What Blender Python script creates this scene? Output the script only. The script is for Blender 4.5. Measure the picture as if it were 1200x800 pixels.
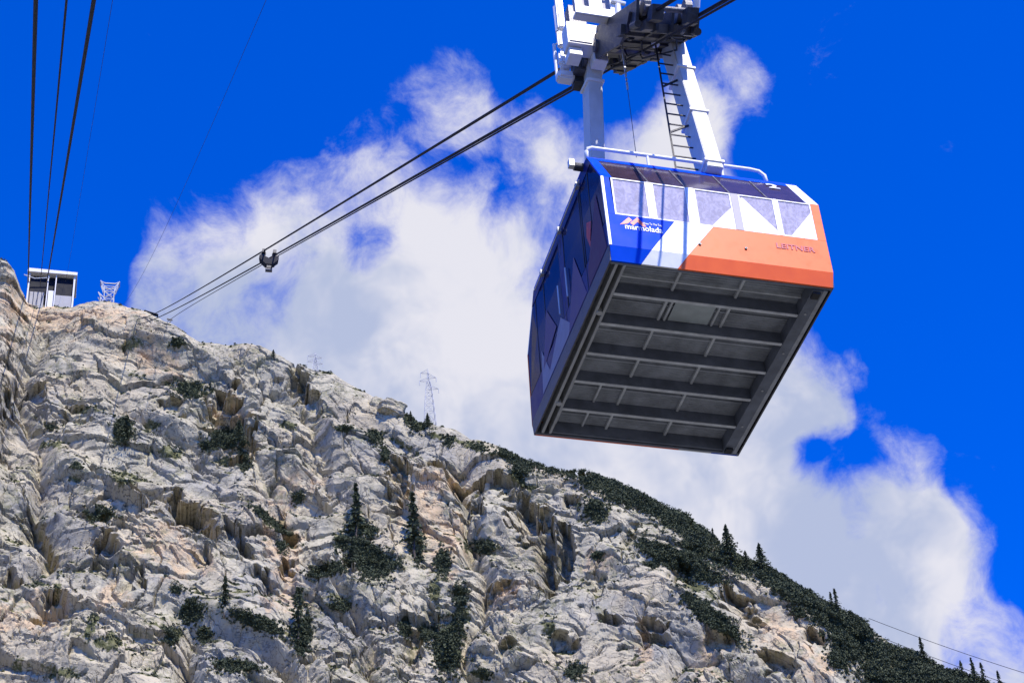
import bpy, bmesh, math, random
import numpy as np
from mathutils import Vector, Matrix

for o in list(bpy.data.objects):
    bpy.data.objects.remove(o)
scene = bpy.context.scene
COL = scene.collection
rng = np.random.default_rng(7)
random.seed(7)
R = math.radians

# ------------------------------------------------------------------ camera
FPX = 2450.0                       # focal length in pixels of the 1200 px wide photograph
PITCH, ROLL = R(38.385), R(-4.161)
fw = np.array([0, math.cos(PITCH), math.sin(PITCH)])
rt0 = np.array([1.0, 0, 0]); up0 = np.cross(rt0, fw)
RT = rt0 * math.cos(ROLL) + up0 * math.sin(ROLL)
UP = -rt0 * math.sin(ROLL) + up0 * math.cos(ROLL)
cd = bpy.data.cameras.new('camera'); cam = bpy.data.objects.new('camera', cd); COL.objects.link(cam)
cd.sensor_width = 36.0; cd.lens = 36.0 * FPX / 1200.0
cd.clip_start = 0.2; cd.clip_end = 20000
cam.matrix_world = Matrix([[RT[i], UP[i], -fw[i], 0] for i in range(3)] + [[0, 0, 0, 1]])
scene.camera = cam
scene.render.resolution_x = 1024; scene.render.resolution_y = 682

def ray(x, y):                     # photo pixel -> direction
    d = fw + RT * (x - 600) / FPX - UP * (y - 400) / FPX
    return d / np.linalg.norm(d)
def project(P):
    d = P @ fw
    return 600 + FPX * (P @ RT) / d, 400 - FPX * (P @ UP) / d

# ------------------------------------------------------------------ light
SUN_AZ, SUN_EL = R(149), R(53)     # azimuth clockwise from +y: behind the camera, to the right
sund = Vector((math.sin(SUN_AZ) * math.cos(SUN_EL), math.cos(SUN_AZ) * math.cos(SUN_EL), math.sin(SUN_EL)))
sl = bpy.data.lights.new('sun', 'SUN'); sl.energy = 5.0; sl.angle = R(0.53); sl.color = (1.0, 0.925, 0.81)
so = bpy.data.objects.new('sun', sl); COL.objects.link(so)
so.rotation_euler = sund.to_track_quat('Z', 'Y').to_euler()

scene.view_settings.view_transform = 'Standard'; scene.view_settings.look = 'None'
scene.view_settings.gamma = 1; scene.view_settings.exposure = 0.35
scene.view_settings.use_curve_mapping = False

# ------------------------------------------------------------------ sky with clouds
world = bpy.data.worlds.new('World'); scene.world = world; world.use_nodes = True
nt = world.node_tree; nt.nodes.clear()
class G:
    def __init__(s, nt): s.nt = nt
    def n(s, t, **kw):
        x = s.nt.nodes.new(t)
        for k, v in kw.items(): setattr(x, k, v)
        return x
    def put(s, sock, v):
        if hasattr(v, 'links') or isinstance(v, bpy.types.NodeSocket): s.nt.links.new(v, sock)
        else: sock.default_value = v
    def math(s, op, a, b=0.0, c=None, clamp=False):
        x = s.n('ShaderNodeMath', operation=op, use_clamp=clamp)
        s.put(x.inputs[0], a); s.put(x.inputs[1], b)
        if c is not None: s.put(x.inputs[2], c)
        return x.outputs[0]
    def vmath(s, op, a, b=None):
        x = s.n('ShaderNodeVectorMath', operation=op)
        s.put(x.inputs[0], a)
        if b is not None: s.put(x.inputs[1], b)
        return x.outputs['Value'] if op in ('DISTANCE', 'LENGTH', 'DOT_PRODUCT') else x.outputs[0]
    def scale(s, v, k):
        x = s.n('ShaderNodeVectorMath', operation='SCALE'); s.put(x.inputs[0], v); s.put(x.inputs['Scale'], k); return x.outputs[0]
    def ramp(s, v, a, b, lo=0.0, hi=1.0, mode='SMOOTHSTEP'):
        x = s.n('ShaderNodeMapRange', interpolation_type=mode)
        s.put(x.inputs['Value'], v)
        s.put(x.inputs['From Min'], a); s.put(x.inputs['From Max'], b); s.put(x.inputs['To Min'], lo); s.put(x.inputs['To Max'], hi)
        return x.outputs['Result']
    def noise(s, vec, scale, detail=4, rough=.5, dist=0.0, lac=2.0):
        x = s.n('ShaderNodeTexNoise'); s.put(x.inputs['Vector'], vec)
        x.inputs['Scale'].default_value = scale; x.inputs['Detail'].default_value = detail
        x.inputs['Roughness'].default_value = rough; x.inputs['Distortion'].default_value = dist
        x.inputs['Lacunarity'].default_value = lac
        return x.outputs['Fac']
    def mix(s, f, a, b, mode='MIX'):
        x = s.n('ShaderNodeMix', data_type='RGBA', blend_type=mode, clamp_factor=True)
        s.put(x.inputs[0], f)
        for sock, v in ((x.inputs[6], a), (x.inputs[7], b)):
            s.put(sock, (*v, 1) if isinstance(v, tuple) and len(v) == 3 else v)
        return x.outputs[2]
g = G(nt)
sky = g.n('ShaderNodeTexSky', sky_type='NISHITA'); sky.sun_disc = False
sky.sun_elevation = SUN_EL; sky.sun_rotation = SUN_AZ
sky.altitude = 1500; sky.air_density = 1.0; sky.dust_density = 0.1; sky.ozone_density = 4.0
blue = g.mix(1.0, sky.outputs[0], (0.0, 0.72, 2.55), 'MULTIPLY')
blue = g.scale(blue, 0.102)
tc = g.n('ShaderNodeTexCoord').outputs['Generated']
warp = g.n('ShaderNodeTexNoise'); g.put(warp.inputs['Vector'], tc); warp.inputs['Scale'].default_value = 17; warp.inputs['Detail'].default_value = 2
dirw = g.vmath('ADD', tc, g.scale(g.vmath('SUBTRACT', warp.outputs['Color'], (.5, .5, .5)), 0.04))
# flat coordinates across the part of the sky over this mountain
cw = g.math('MAXIMUM', g.vmath('DOT_PRODUCT', dirw, tuple(fw)), .2)
cu_ = g.math('DIVIDE', g.vmath('DOT_PRODUCT', dirw, tuple(RT * FPX / 1600)), cw)      # +-0.5 over 1600 px
cv_ = g.math('DIVIDE', g.vmath('DOT_PRODUCT', dirw, tuple(-UP * FPX / 1600)), cw)
TOP = [(-200,760),(60,640),(140,400),(163,300),(190,258),(260,232),(340,205),(400,170),(440,128),(470,72),(520,28),(556,52),(585,110),(640,95),(690,150),(740,150),(790,120),(840,150),(880,260),(920,385),(965,425),(996,478),(1015,545),(1040,556),(1085,560),(1110,600),(1122,660),(1150,700),(1185,735),(1230,800),(1400,880)]
fc = g.n('ShaderNodeFloatCurve'); cm_ = fc.mapping.curves[0]
pts_ = [((x + 200) / 1600, y / 1000) for x, y in TOP]
cm_.points[0].location = pts_[0]; cm_.points[1].location = pts_[-1]
for x, y in pts_[1:-1]: cm_.points.new(x, y)
fc.mapping.update()
g.put(fc.inputs['Value'], g.math('ADD', cu_, .5)); fc.inputs['Factor'].default_value = 1
# depth below the cloud's upper edge, in units of 100 px
edge = g.math('MULTIPLY', g.math('SUBTRACT', g.math('ADD', g.math('MULTIPLY', cv_, 1.6), .4), fc.outputs[0]), 10)
mask = g.math('ADD', g.ramp(edge, -.55, .35, 0, .58, 'LINEAR'), g.ramp(edge, .3, 3.0, 0, .62, 'LINEAR'))
def blob(x, y, rx, w):
    d = g.vmath('DISTANCE', dirw, tuple(float(v) for v in ray(x, y)))
    return g.ramp(d, 1.5 * rx / FPX, 0.35 * rx / FPX, 0.0, w)
for h in [(560,215,60,.75),(480,170,50,.42),(985,548,46,.75),(945,540,24,.5),(1085,668,34,.45),(320,350,40,.25),(430,300,36,.4),(700,330,60,.3),(640,250,40,.3),(500,70,80,.30),(640,110,60,.22),(640,330,26,.2)]:
    mask = g.math('SUBTRACT', mask, blob(*h))
for h in [(285,120,45,.36),(1003,418,30,.36),(1145,560,40,.14),(900,440,70,.3),(1100,640,60,.3),(845,105,66,.50),(800,170,60,.35),(650,480,300,.25),(960,680,200,.25)]:
    mask = g.math('ADD', mask, blob(*h))
# away from this view the same broken cloud goes on
off = g.ramp(g.vmath('DISTANCE', tc, tuple(float(v) for v in ray(600, 400))), 0.30, 0.45)
mix_m = g.n('ShaderNodeMix', data_type='FLOAT'); g.put(mix_m.inputs[0], off); g.put(mix_m.inputs[2], mask); g.put(mix_m.inputs[3], g.ramp(g.noise(tc, 3.0, 1, .5), .52, .72, 0, .8))
mask = mix_m.outputs[0]
n1 = g.noise(dirw, 15, 8, .66)
dens = g.math('ADD', g.math('SUBTRACT', mask, g.ramp(mask, 0.02, .34, .17, 0)), g.math('MULTIPLY', g.math('SUBTRACT', n1, .5), 2.5))
alpha = g.ramp(dens, .16, 1.02, 0, .97)
shade = g.ramp(g.noise(dirw, 11, 5, .6), .36, .60)
ccol = g.mix(shade, (0.375, 0.425, 0.575), (0.645, 0.64, 0.69))
skyc = g.mix(alpha, blue, ccol)
bg = g.n('ShaderNodeBackground'); nt.links.new(skyc, bg.inputs['Color']); bg.inputs['Strength'].default_value = 1.0
wo = g.n('ShaderNodeOutputWorld'); nt.links.new(bg.outputs[0], wo.inputs['Surface'])

# ------------------------------------------------------------------ helpers
MATS = {}
def mat(name, col, rough=.5, metal=0.0, var=.12, scale=6.0, bump=0.0, spec=.5, coat=0.0):
    m = bpy.data.materials.new(name); m.use_nodes = True
    t = m.node_tree; p = t.nodes['Principled BSDF']; q = G(t)
    tcn = q.n('ShaderNodeTexCoord').outputs['Object']
    nz = q.noise(tcn, scale, 6, .6)
    f = q.ramp(nz, .3, .75)
    lo = tuple(c * (1 - var) for c in col); hi = tuple(min(1, c * (1 + var)) for c in col)
    t.links.new(q.mix(f, lo, hi), p.inputs['Base Color'])
    t.links.new(q.ramp(nz, .2, .8, max(0, rough - .1), min(1, rough + .1)), p.inputs['Roughness'])
    p.inputs['Metallic'].default_value = metal; p.inputs['Specular IOR Level'].default_value = spec
    p.inputs['Coat Weight'].default_value = coat
    if bump:
        b = q.n('ShaderNodeBump'); b.inputs['Strength'].default_value = bump; b.inputs['Distance'].default_value = .02
        t.links.new(q.noise(tcn, scale * 6, 4, .6), b.inputs['Height']); t.links.new(b.outputs[0], p.inputs['Normal'])
    MATS[name] = m
    return m

def link(o, parent=None):
    COL.objects.link(o)
    if parent is not None: o.parent = parent
    return o
def mesh(name, V, Fc, m, parent=None, smooth=False):
    me = bpy.data.meshes.new(name); me.from_pydata([tuple(map(float, v)) for v in V], [], Fc); me.update()
    if smooth:
        for p in me.polygons: p.use_smooth = True
    me.materials.append(MATS[m] if isinstance(m, str) else m)
    o = bpy.data.objects.new(name, me)
    return link(o, parent)
def tag(o, label, cat=None, group=None, kind=None):
    o['label'] = label
    if cat: o['category'] = cat
    if group: o['group'] = group
    if kind: o['kind'] = kind
    return o
def empty(name, loc=(0, 0, 0), rz=0.0, parent=None):
    o = bpy.data.objects.new(name, None); o.empty_display_size = .5; link(o, parent)
    o.location = tuple(map(float, loc)); o.rotation_euler = (0, 0, rz); return o
class MB:
    """collects simple shapes for ONE part"""
    def __init__(s): s.V = []; s.F = []
    def add(s, V, Fc):
        b = len(s.V); s.V += [tuple(v) for v in V]; s.F += [tuple(b + i for i in f) for f in Fc]
    def box(s, c, d, axes=None):
        c = np.array(c, float); hx, hy, hz = np.array(d, float) / 2
        A = np.eye(3) if axes is None else np.array(axes)
        V = [c + A[0] * sx * hx + A[1] * sy * hy + A[2] * sz * hz for sx in (-1, 1) for sy in (-1, 1) for sz in (-1, 1)]
        s.add(V, [(0, 1, 3, 2), (4, 6, 7, 5), (0, 4, 5, 1), (2, 3, 7, 6), (0, 2, 6, 4), (1, 5, 7, 3)]); return s
    def lohi(s, a, b):
        a = np.array(a, float); b = np.array(b, float); return s.box((a + b) / 2, abs(b - a))
    def beam(s, a, b, w, h=None, upv=(0, 0, 1), w2=None, h2=None):
        h = w if h is None else h; w2 = w if w2 is None else w2; h2 = h if h2 is None else h2
        a = np.array(a, float); b = np.array(b, float); d = b - a; L = np.linalg.norm(d); d /= L
        u = np.array(upv, float)
        if abs(d @ u) > .99: u = np.array((0, 1.0, 0))
        x = np.cross(d, u); x /= np.linalg.norm(x); z = np.cross(x, d)
        V = []
        for P, ww, hh in ((a, w, h), (b, w2, h2)):
            for sx, sz in ((-1, -1), (1, -1), (1, 1), (-1, 1)): V.append(P + x * sx * ww / 2 + z * sz * hh / 2)
        s.add(V, [(3, 2, 1, 0), (4, 5, 6, 7), (0, 1, 5, 4), (1, 2, 6, 5), (2, 3, 7, 6), (3, 0, 4, 7)]); return s
    def tube(s, pts, r, n=8, cap=True):
        pts = [np.array(p, float) for p in pts]; rs = r if hasattr(r, '__len__') else [r] * len(pts)
        ref = np.array((0.123, 0.05, 1.0)); V = []; Fc = []
        for i, p in enumerate(pts):
            d = pts[min(i + 1, len(pts) - 1)] - pts[max(i - 1, 0)]; d /= np.linalg.norm(d)
            rf = ref if abs(d @ ref) < .97 else np.array((1.0, .1, 0))
            x = np.cross(d, rf); x /= np.linalg.norm(x); y = np.cross(d, x)
            for k in range(n):
                a = 2 * math.pi * k / n; V.append(p + (x * math.cos(a) + y * math.sin(a)) * rs[i])
        for i in range(len(pts) - 1):
            for k in range(n):
                k2 = (k + 1) % n; Fc.append((i * n + k, i * n + k2, (i + 1) * n + k2, (i + 1) * n + k))
        if cap:
            Fc.append(tuple(range(n))[::-1]); Fc.append(tuple((len(pts) - 1) * n + k for k in range(n)))
        s.add(V, Fc); return s
    def cyl(s, a, b, r, n=14): return s.tube([a, b], r, n)
    def prism(s, poly, vec):
        """polygon (3-D points, counter-clockwise seen from outside) extruded by vec"""
        poly = [np.array(p, float) for p in poly]; vec = np.array(vec, float); n = len(poly)
        s.add(poly + [p + vec for p in poly], [tuple(range(n)), tuple(range(2 * n - 1, n - 1, -1))] +
              [(i, n + i, n + (i + 1) % n, (i + 1) % n) for i in range(n)]); return s
    def build(s, name, m, parent=None, smooth=False, bevel=0.0):
        o = mesh(name, s.V, s.F, m, parent, smooth)
        if bevel:
            bm = bmesh.new(); bm.from_mesh(o.data)
            bmesh.ops.recalc_face_normals(bm, faces=bm.faces)
            bmesh.ops.bevel(bm, geom=list(bm.edges), offset=bevel, segments=2, affect='EDGES', clamp_overlap=True)
            bm.to_mesh(o.data); bm.free()
        else:
            bm = bmesh.new(); bm.from_mesh(o.data); bmesh.ops.recalc_face_normals(bm, faces=bm.faces); bm.to_mesh(o.data); bm.free()
        return o
def text_mesh(name, body, m, parent, origin, xdir, ydir, size, width=None, depth=.004, shear=0.0, bold=0.0):
    cu = bpy.data.curves.new(name, 'FONT'); cu.body = body; cu.size = 1.0; cu.extrude = 0.02; cu.shear = shear; cu.offset = bold
    cu.resolution_u = 4
    o = bpy.data.objects.new(name, cu); COL.objects.link(o)
    bpy.context.view_layer.update()
    me = bpy.data.meshes.new_from_object(o.evaluated_get(bpy.context.evaluated_depsgraph_get()))
    bpy.data.objects.remove(o); bpy.data.curves.remove(cu)
    co = np.array([v.co[:] for v in me.vertices]); w = np.ptp(co[:, 0])
    sx = size if width is None else width / w
    xd = np.array(xdir, float); yd = np.array(ydir, float); nd = np.cross(xd, yd)
    P = np.array(origin) + np.outer((co[:, 0] - co[:, 0].min()) * sx, xd) + np.outer(co[:, 1] * size, yd) + np.outer((co[:, 2] / .02) * depth, nd)
    me.vertices.foreach_set('co', P.ravel().astype(np.float32)); me.update()
    me.materials.clear(); me.materials.append(MATS[m])
    return link(bpy.data.objects.new(name, me), parent)

mat('white_paint', (.82, .82, .80), .35, var=.05)
mat('blue_paint', (.001, .070, .62), .45, var=.06, scale=3, spec=.04)
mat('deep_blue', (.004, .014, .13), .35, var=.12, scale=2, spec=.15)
mat('orange_paint', (.92, .150, .028), .4, var=.04, scale=3, spec=.3)
mat('red_paint', (.60, .05, .035), .4)
mat('logo_red', (.75, .12, .09), .4)
mat('leitner_ink', (.46, .06, .10), .5)
mat('grey_steel', (.45, .46, .46), .45, .4, .15, 5)
mat('deck_steel', (.40, .42, .45), .5, .25, .25, 3, .2)
mat('web_steel', (.17, .19, .23), .5, .2, .25, 3, .2)
mat('rib_steel', (.66, .68, .68), .5, .2, .2, 4)
mat('dark_steel', (.050, .052, .058), .5, .5, .35, 9, .4)
mat('mid_steel', (.13, .13, .14), .45, .6, .3, 9, .3)
mat('rope_steel', (.012, .014, .022), .7, .0, .2, 30, spec=.1)
mat('leg_paint', (.62, .62, .60), .4, var=.06)
mat('rubber', (.02, .02, .022), .6)
mat('galv', (.55, .57, .59), .45, .3, .12, 2)
mat('galv_far', (.42, .43, .45), .7, .0, .1, .5)
mat('station_white', (.60, .61, .62), .6, 0, .06, .3)
mat('station_grey', (.33, .33, .33), .7, 0, .15, .3)
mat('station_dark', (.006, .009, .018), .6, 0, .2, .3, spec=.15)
mat('interior', (.42, .40, .42), .6)
mat('seat_pink', (.55, .34, .36), .5)
mat('film_white', (.86, .86, .86), .4, var=.03)
mat('concrete', (.42, .40, .37), .8, 0, .15, .6)

def glass(name, tint, trans, dust, rough=.06, streak=8.0, ior=1.45):
    m = bpy.data.materials.new(name); m.use_nodes = True; t = m.node_tree; t.nodes.clear(); q = G(t)
    tcn = q.n('ShaderNodeTexCoord').outputs['Object']
    gl = q.n('ShaderNodeBsdfGlossy'); gl.inputs['Roughness'].default_value = rough; gl.inputs['Color'].default_value = (.9, .9, .95, 1)
    df = q.n('ShaderNodeBsdfDiffuse'); df.inputs['Color'].default_value = (*dust, 1)
    tr = q.n('ShaderNodeBsdfTransparent'); tr.inputs['Color'].default_value = (*tint, 1)
    mp = q.n('ShaderNodeMapping'); t.links.new(tcn, mp.inputs[0]); mp.inputs['Scale'].default_value = (streak, streak, streak * .7)
    sp = q.noise(mp.outputs[0], 1.4, 7, .66, 1.2)
    m1 = q.n('ShaderNodeMixShader'); t.links.new(q.ramp(sp, .36, .68, 1 - trans, 1 - trans * .45), m1.inputs[0])
    t.links.new(tr.outputs[0], m1.inputs[1]); t.links.new(df.outputs[0], m1.inputs[2])
    fr = q.n('ShaderNodeFresnel'); fr.inputs[0].default_value = ior
    m2 = q.n('ShaderNodeMixShader'); t.links.new(q.math('ADD', fr.outputs[0], .02), m2.inputs[0])
    t.links.new(m1.outputs[0], m2.inputs[1]); t.links.new(gl.outputs[0], m2.inputs[2])
    o = q.n('ShaderNodeOutputMaterial'); t.links.new(m2.outputs[0], o.inputs[0]); MATS[name] = m
glass('window_glass', (.75, .75, .85), .45, (.66, .62, .74))
glass('sky_glass', (.25, .18, .24), .45, (.085, .055, .085), .10, 3, 1.3)
glass('side_glass', (.20, .22, .42), .40, (.010, .020, .09), .08, 3, 1.12)

# ------------------------------------------------------------------ mountain
def hash2(ix, iy, seed):
    h = (ix.astype(np.int64) * 374761393 + iy.astype(np.int64) * 668265263 + seed * 1442695041) & 0xFFFFFFFF
    h = ((h ^ (h >> 13)) * 1274126177) & 0xFFFFFFFF
    return (h ^ (h >> 16)) & 0xFFFFFFFF
def perlin(x, y, seed):
    ix = np.floor(x); iy = np.floor(y); fx = (x - ix).astype(np.float32); fy = (y - iy).astype(np.float32)
    ix = ix.astype(np.int64); iy = iy.astype(np.int64)
    u = fx * fx * fx * (fx * (fx * 6 - 15) + 10); v = fy * fy * fy * (fy * (fy * 6 - 15) + 10)
    def gr(a, b):
        an = (hash2(ix + a, iy + b, seed) & 1023).astype(np.float32) * np.float32(2 * math.pi / 1024)
        return np.cos(an) * (fx - a) + np.sin(an) * (fy - b)
    n0 = gr(0, 0) * (1 - u) + gr(1, 0) * u; n1 = gr(0, 1) * (1 - u) + gr(1, 1) * u
    return (n0 * (1 - v) + n1 * v) * 1.5
def fbm(x, y, seed, o=4, gain=.5):
    s = 0; a = 1.0
    for k in range(o):
        s = s + a * perlin(x * 2 ** k + 7.3 * k, y * 2 ** k - 3.1 * k, seed + k); a *= gain
    return s
def ridged(x, y, seed, o=3):
    s = 0; a = 1.0
    for k in range(o):
        s = s + a * (1 - 2 * np.abs(perlin(x * 2 ** k, y * 2 ** k + 5.7 * k, seed + k))); a *= .5
    return s
def facets(x, y, seed, tilt):
    """broken blocks: every cell has its own height and tilt; also returns the distance to the joint"""
    ix = np.floor(x).astype(np.int64); iy = np.floor(y).astype(np.int64)
    f1 = np.full(x.shape, 9.0, np.float32); f2 = f1.copy(); val = np.zeros(x.shape, np.float32)
    for a in (-1, 0, 1):
        for b in (-1, 0, 1):
            h = hash2(ix + a, iy + b, seed)
            dx = (x - (ix + a) - (h & 1023) / 1023.0).astype(np.float32); dy = (y - (iy + b) - ((h >> 10) & 1023) / 1023.0).astype(np.float32)
            d = dx * dx + dy * dy
            k = ((h >> 20) & 1023).astype(np.float32) / 1023
            an = ((h >> 5) & 1023).astype(np.float32) * np.float32(2 * math.pi / 1024)
            vv = (k * 2 - 1) + tilt * (np.cos(an) * dx + np.sin(an) * dy)
            near = d < f1
            f2 = np.where(near, f1, np.minimum(f2, d)); val = np.where(near, vv, val); f1 = np.where(near, d, f1)
    return val, np.sqrt(f2) - np.sqrt(f1)
def sst(a, b, x):
    t = np.clip((x - a) / (b - a), 0, 1); return t * t * (3 - 2 * t)

RIDGE = [(-700,330),(-420,215),(-220,235),(-100,270),(-40,295),(0,308),(8,312),(16,322),(24,343),(31,356),(45,360),(62,361),(84,363),(93,359),(103,357),(113,356),(128,356),(140,359),(150,363),
 (160,364),(172,368),(180,373),(190,376),(200,379),(215,387),(225,394),(236,400),(248,401),(262,403),(275,404),(288,403),(300,405),(310,410),(325,419),
 (335,424),(342,428),(350,427),(358,432),(366,435),(380,435),(390,437),(400,445),(415,453),(430,460),(442,467),(455,470),(466,476),(478,486),(490,492),
 (500,497),(515,502),(530,506),(550,513),(565,517),(580,523),(600,532),(620,540),(640,548),(660,553),(680,555),(700,558),(720,566),(740,576),(760,587),
 (780,598),(800,606),(815,613),(830,624),(845,638),(860,650),(880,660),(900,666),(920,677),(935,687),(950,697),(965,705),(980,711),(1000,722),(1012,730),
 (1026,745),(1050,760),(1075,769),(1095,779),(1120,789),(1140,795),(1160,801),(1180,807),(1200,813),(1300,850),(1500,930),(1900,1080),(2600,1300)]
rd = np.array([ray(x, y) for x, y in RIDGE])
raz = np.arctan2(rd[:, 0], rd[:, 1]); rte = rd[:, 2] / np.hypot(rd[:, 0], rd[:, 1])
od = np.argsort(raz); raz = raz[od]; rte = rte[od]

GROUND_Z = -1.7
def dist_of(az): return 790 - 150 * (np.degrees(az) + 16) / 32.0     # plan distance of the crest
azd = np.radians(np.linspace(-19.0, 16.0, 980))
azl = np.radians(-19.0 - np.linspace(42, .15, 34))
azr = np.radians(np.linspace(16.15, 58, 34))
AZ = np.concatenate([azl, azd, azr]); NC = len(AZ)
Dc = np.clip(dist_of(AZ), 560, 880); Hc = Dc * np.interp(AZ, raz, rte)
Hc = np.maximum(Hc, 60)
# profile down from the crest: u = metres along the face
uu = np.concatenate([np.array([-420, -260, -150, -90, -50, -28, -14, -6, -2.5, -1]), np.arange(0, 350, .52), 350 + np.geomspace(1, 470, 40)])
NR = len(uu); KU = 10
slope = np.where(uu < 14, R(46) + (R(64) - R(46)) * np.clip(uu / 14, 0, 1), R(64))
slope = np.where(uu > 350, R(64) - (R(64) - R(34)) * np.clip((uu - 350) / 260, 0, 1), slope)
du = np.diff(uu, prepend=uu[0])
dep = np.cumsum(du * np.cos(slope)); drop = np.cumsum(du * np.sin(slope))
dep -= dep[KU]; drop -= drop[KU]
back = uu < 0
dep = np.where(back, uu * .86, dep); drop = np.where(back, -uu * .42, drop)
AZg, Ug = np.meshgrid(AZ, uu, indexing='ij')
r = Dc[:, None] - dep[None]; z = Hc[:, None] - drop[None]
ca, sa = np.cos(AZ)[:, None], np.sin(AZ)[:, None]
# sheet coordinates in metres: X along the wall, Y up
X = (AZ * 720)[:, None] + 0 * r; Y = z / math.sin(R(62))
Xf = X.astype(np.float64); Yf = Y.astype(np.float64)
th = R(-34)                        # beds dip down to the right
wx = 9 * perlin(Xf / 55, Yf / 55, 11) + 3.2 * perlin(Xf / 17, Yf / 17, 12) + 1.1 * perlin(Xf / 6, Yf / 6, 13)
wy = 9 * perlin(Xf / 55, Yf / 55, 21) + 3.2 * perlin(Xf / 17, Yf / 17, 22) + 1.1 * perlin(Xf / 6, Yf / 6, 23)
Xw = Xf + wx; Yw = Yf + wy
A_ = Xw * math.cos(th) + Yw * math.sin(th); B_ = -Xw * math.sin(th) + Yw * math.cos(th)
big = 8 * fbm(Xf / 150, Yf / 170, 31, 3)
ribs = 4.2 * ridged(A_ / 95, B_ / 30, 41, 2)
gull = -7.0 * np.clip(1 - np.abs(perlin(Xw / 60 + .35 * Yw / 60, Yw / 190, 47)) / .16, 0, 1) ** 1.3
f1, j1 = facets(A_ / 34, B_ / 19, 51, .55)
f2, j2 = facets(Xw / 13 + .3, B_ / 9.5, 52, .9)
f3, j3 = facets(A_ / 6.5, B_ / 3.6, 53, 1.0)
f4, j4 = facets(Xw / 2.7, Yw / 3.4, 54, 1.0)
rough = sst(-.35, .55, perlin(Xf / 48, Yf / 40, 61) + .35 * perlin(Xf / 15, Yf / 15, 62))
rough = np.clip(rough + .35 * sst(120, 20, Ug) * sst(-20, -90, X), 0, 1)
bed = np.abs(((B_ + 1.5 * perlin(A_ / 22, B_ / 8, 71)) / 5.2) % 1.0 - .5) * 2          # thin bedding steps
disp = big + ribs + gull + 3.0 * f1 * (.6 + .6 * rough) + (.45 + 1.15 * rough) * f2 + (.12 + .62 * rough) * f3 + (.05 + .24 * rough) * f4
disp = disp + (.15 + .7 * rough) * (bed ** 2 - .4) * sst(-.2, .5, perlin(Xf / 80, Yf / 80, 73))
ck = sst(-.25, .35, perlin(Xf / 14, Yf / 14, 75)); ck2 = sst(-.1, .4, perlin(Xf / 9, Yf / 9, 76))
disp = disp - 3.0 * ck * np.exp(-(j1 / .03) ** 2) - 1.9 * ck2 * np.exp(-(j2 / .045) ** 2) - (.2 + .9 * rough) * ck * np.exp(-(j3 / .08) ** 2)
# small pockets and solution holes
pk, _ = facets(Xw / 9, Yw / 8, 77, 0.0); hole = np.clip(perlin(Xw / 4.5, Yw / 3.2, 78) - .34, 0, 1) * (pk > .25)
disp = disp - 5.0 * hole
disp = disp + .30 * fbm(Xf / 3.0, Yf / 3.0, 81, 2) * (.3 + rough)
damp = .22 + .78 * sst(0, 32, Ug)
damp = np.where(Ug < 0, .22, damp)
disp = disp * damp
# hollows, caves, gullies and shadowed ledges seen in the photograph: (x, y, rx, ry, turn in degrees, depth m)
px0, py0 = project(np.stack([r * sa, r * ca, z], -1).reshape(-1, 3)); px0 = px0.reshape(r.shape); py0 = py0.reshape(r.shape)
# pixel positions are smoothed over the sheet, so the hollows stay where they are in the world
HOLLOW = [(178,594,13,20,15,7),(217,612,34,13,34,10),(240,640,16,8,20,4),(122,656,14,12,30,7),(146,690,8,16,0,5),(165,690,5,13,0,4),(46,636,9,34,-25,6),(58,668,9,12,0,5),
 (12,705,10,9,20,5),(60,745,16,12,30,6),(264,468,20,18,20,7),(284,496,13,22,-15,8),(250,482,16,9,0,4),(354,452,9,20,-30,8),(364,470,10,10,0,5),
 (512,548,16,8,30,5),(548,566,36,7,22,7),(588,580,24,6,20,6),(470,566,9,30,-6,7),(620,612,12,22,-18,8),(644,650,8,36,-4,9),(664,652,8,20,0,7),
 (586,684,16,6,-10,4),(672,604,10,5,20,4),(540,588,8,18,-15,4),(767,742,18,8,20,5),(662,756,18,5,15,4),(716,735,15,6,25,4),(486,740,8,24,0,6),(505,722,7,16,0,4),
 (911,785,20,8,15,5),(866,716,17,8,20,6),(846,760,16,5,20,4),(338,612,10,9,20,5),(332,590,4,14,0,4),(337,668,9,11,0,5),(378,650,6,14,10,5),(305,672,10,5,20,4),
 (236,668,7,10,-20,4),(110,610,18,5,5,4),(200,470,14,9,0,4),(30,478,24,14,10,5),(90,490,14,8,0,4),(408,650,6,14,0,4),(700,690,8,14,10,4),(740,640,6,16,20,3),
 (600,760,12,6,10,4),(560,600,5,16,-10,4),(680,560,14,5,15,3),(805,690,12,6,20,4),(955,750,10,6,25,5),(890,740,9,6,20,4),(280,640,22,4,38,5),(310,690,5,12,0,3)]
push = np.zeros(r.shape)
hn = .55 * perlin(Xf / 9, Yf / 9, 91) + .35 * perlin(Xf / 3.5, Yf / 3.5, 92) + .45 * f3 + .40 * f2
for cx, cy, rx, ry, an, dp in HOLLOW:
    c_, s_ = math.cos(R(an)), math.sin(R(an)); M_ = max(rx, ry) * 3.2
    sel = np.nonzero((np.abs(px0 - cx) < M_) & (np.abs(py0 - cy) < M_))
    dx = px0[sel] - cx; dy = py0[sel] - cy
    al, ac = dx * c_ + dy * s_, -dx * s_ + dy * c_
    if ry > rx * 1.3: al, ac, la, lc = ac, -al, ry, rx      # upright: a rib on the right stands out over the slot
    else: la, lc = rx, ry                                   # lying: a roof stands out over the hollow
    n_ = hn[sel]
    tt = ac / lc + .8 * n_
    side_ = sst(1.35, .55, np.abs(al) / la + .35 * n_)
    cut = sst(-1.15, -.85, tt) * sst(2.6, -.6, tt) * side_
    push[sel] = np.maximum(push[sel], dp * 1.45 * cut)
    disp[sel] += dp * .22 * sst(-2.6, -1.1, tt) * (tt < -1.0) * side_
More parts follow.
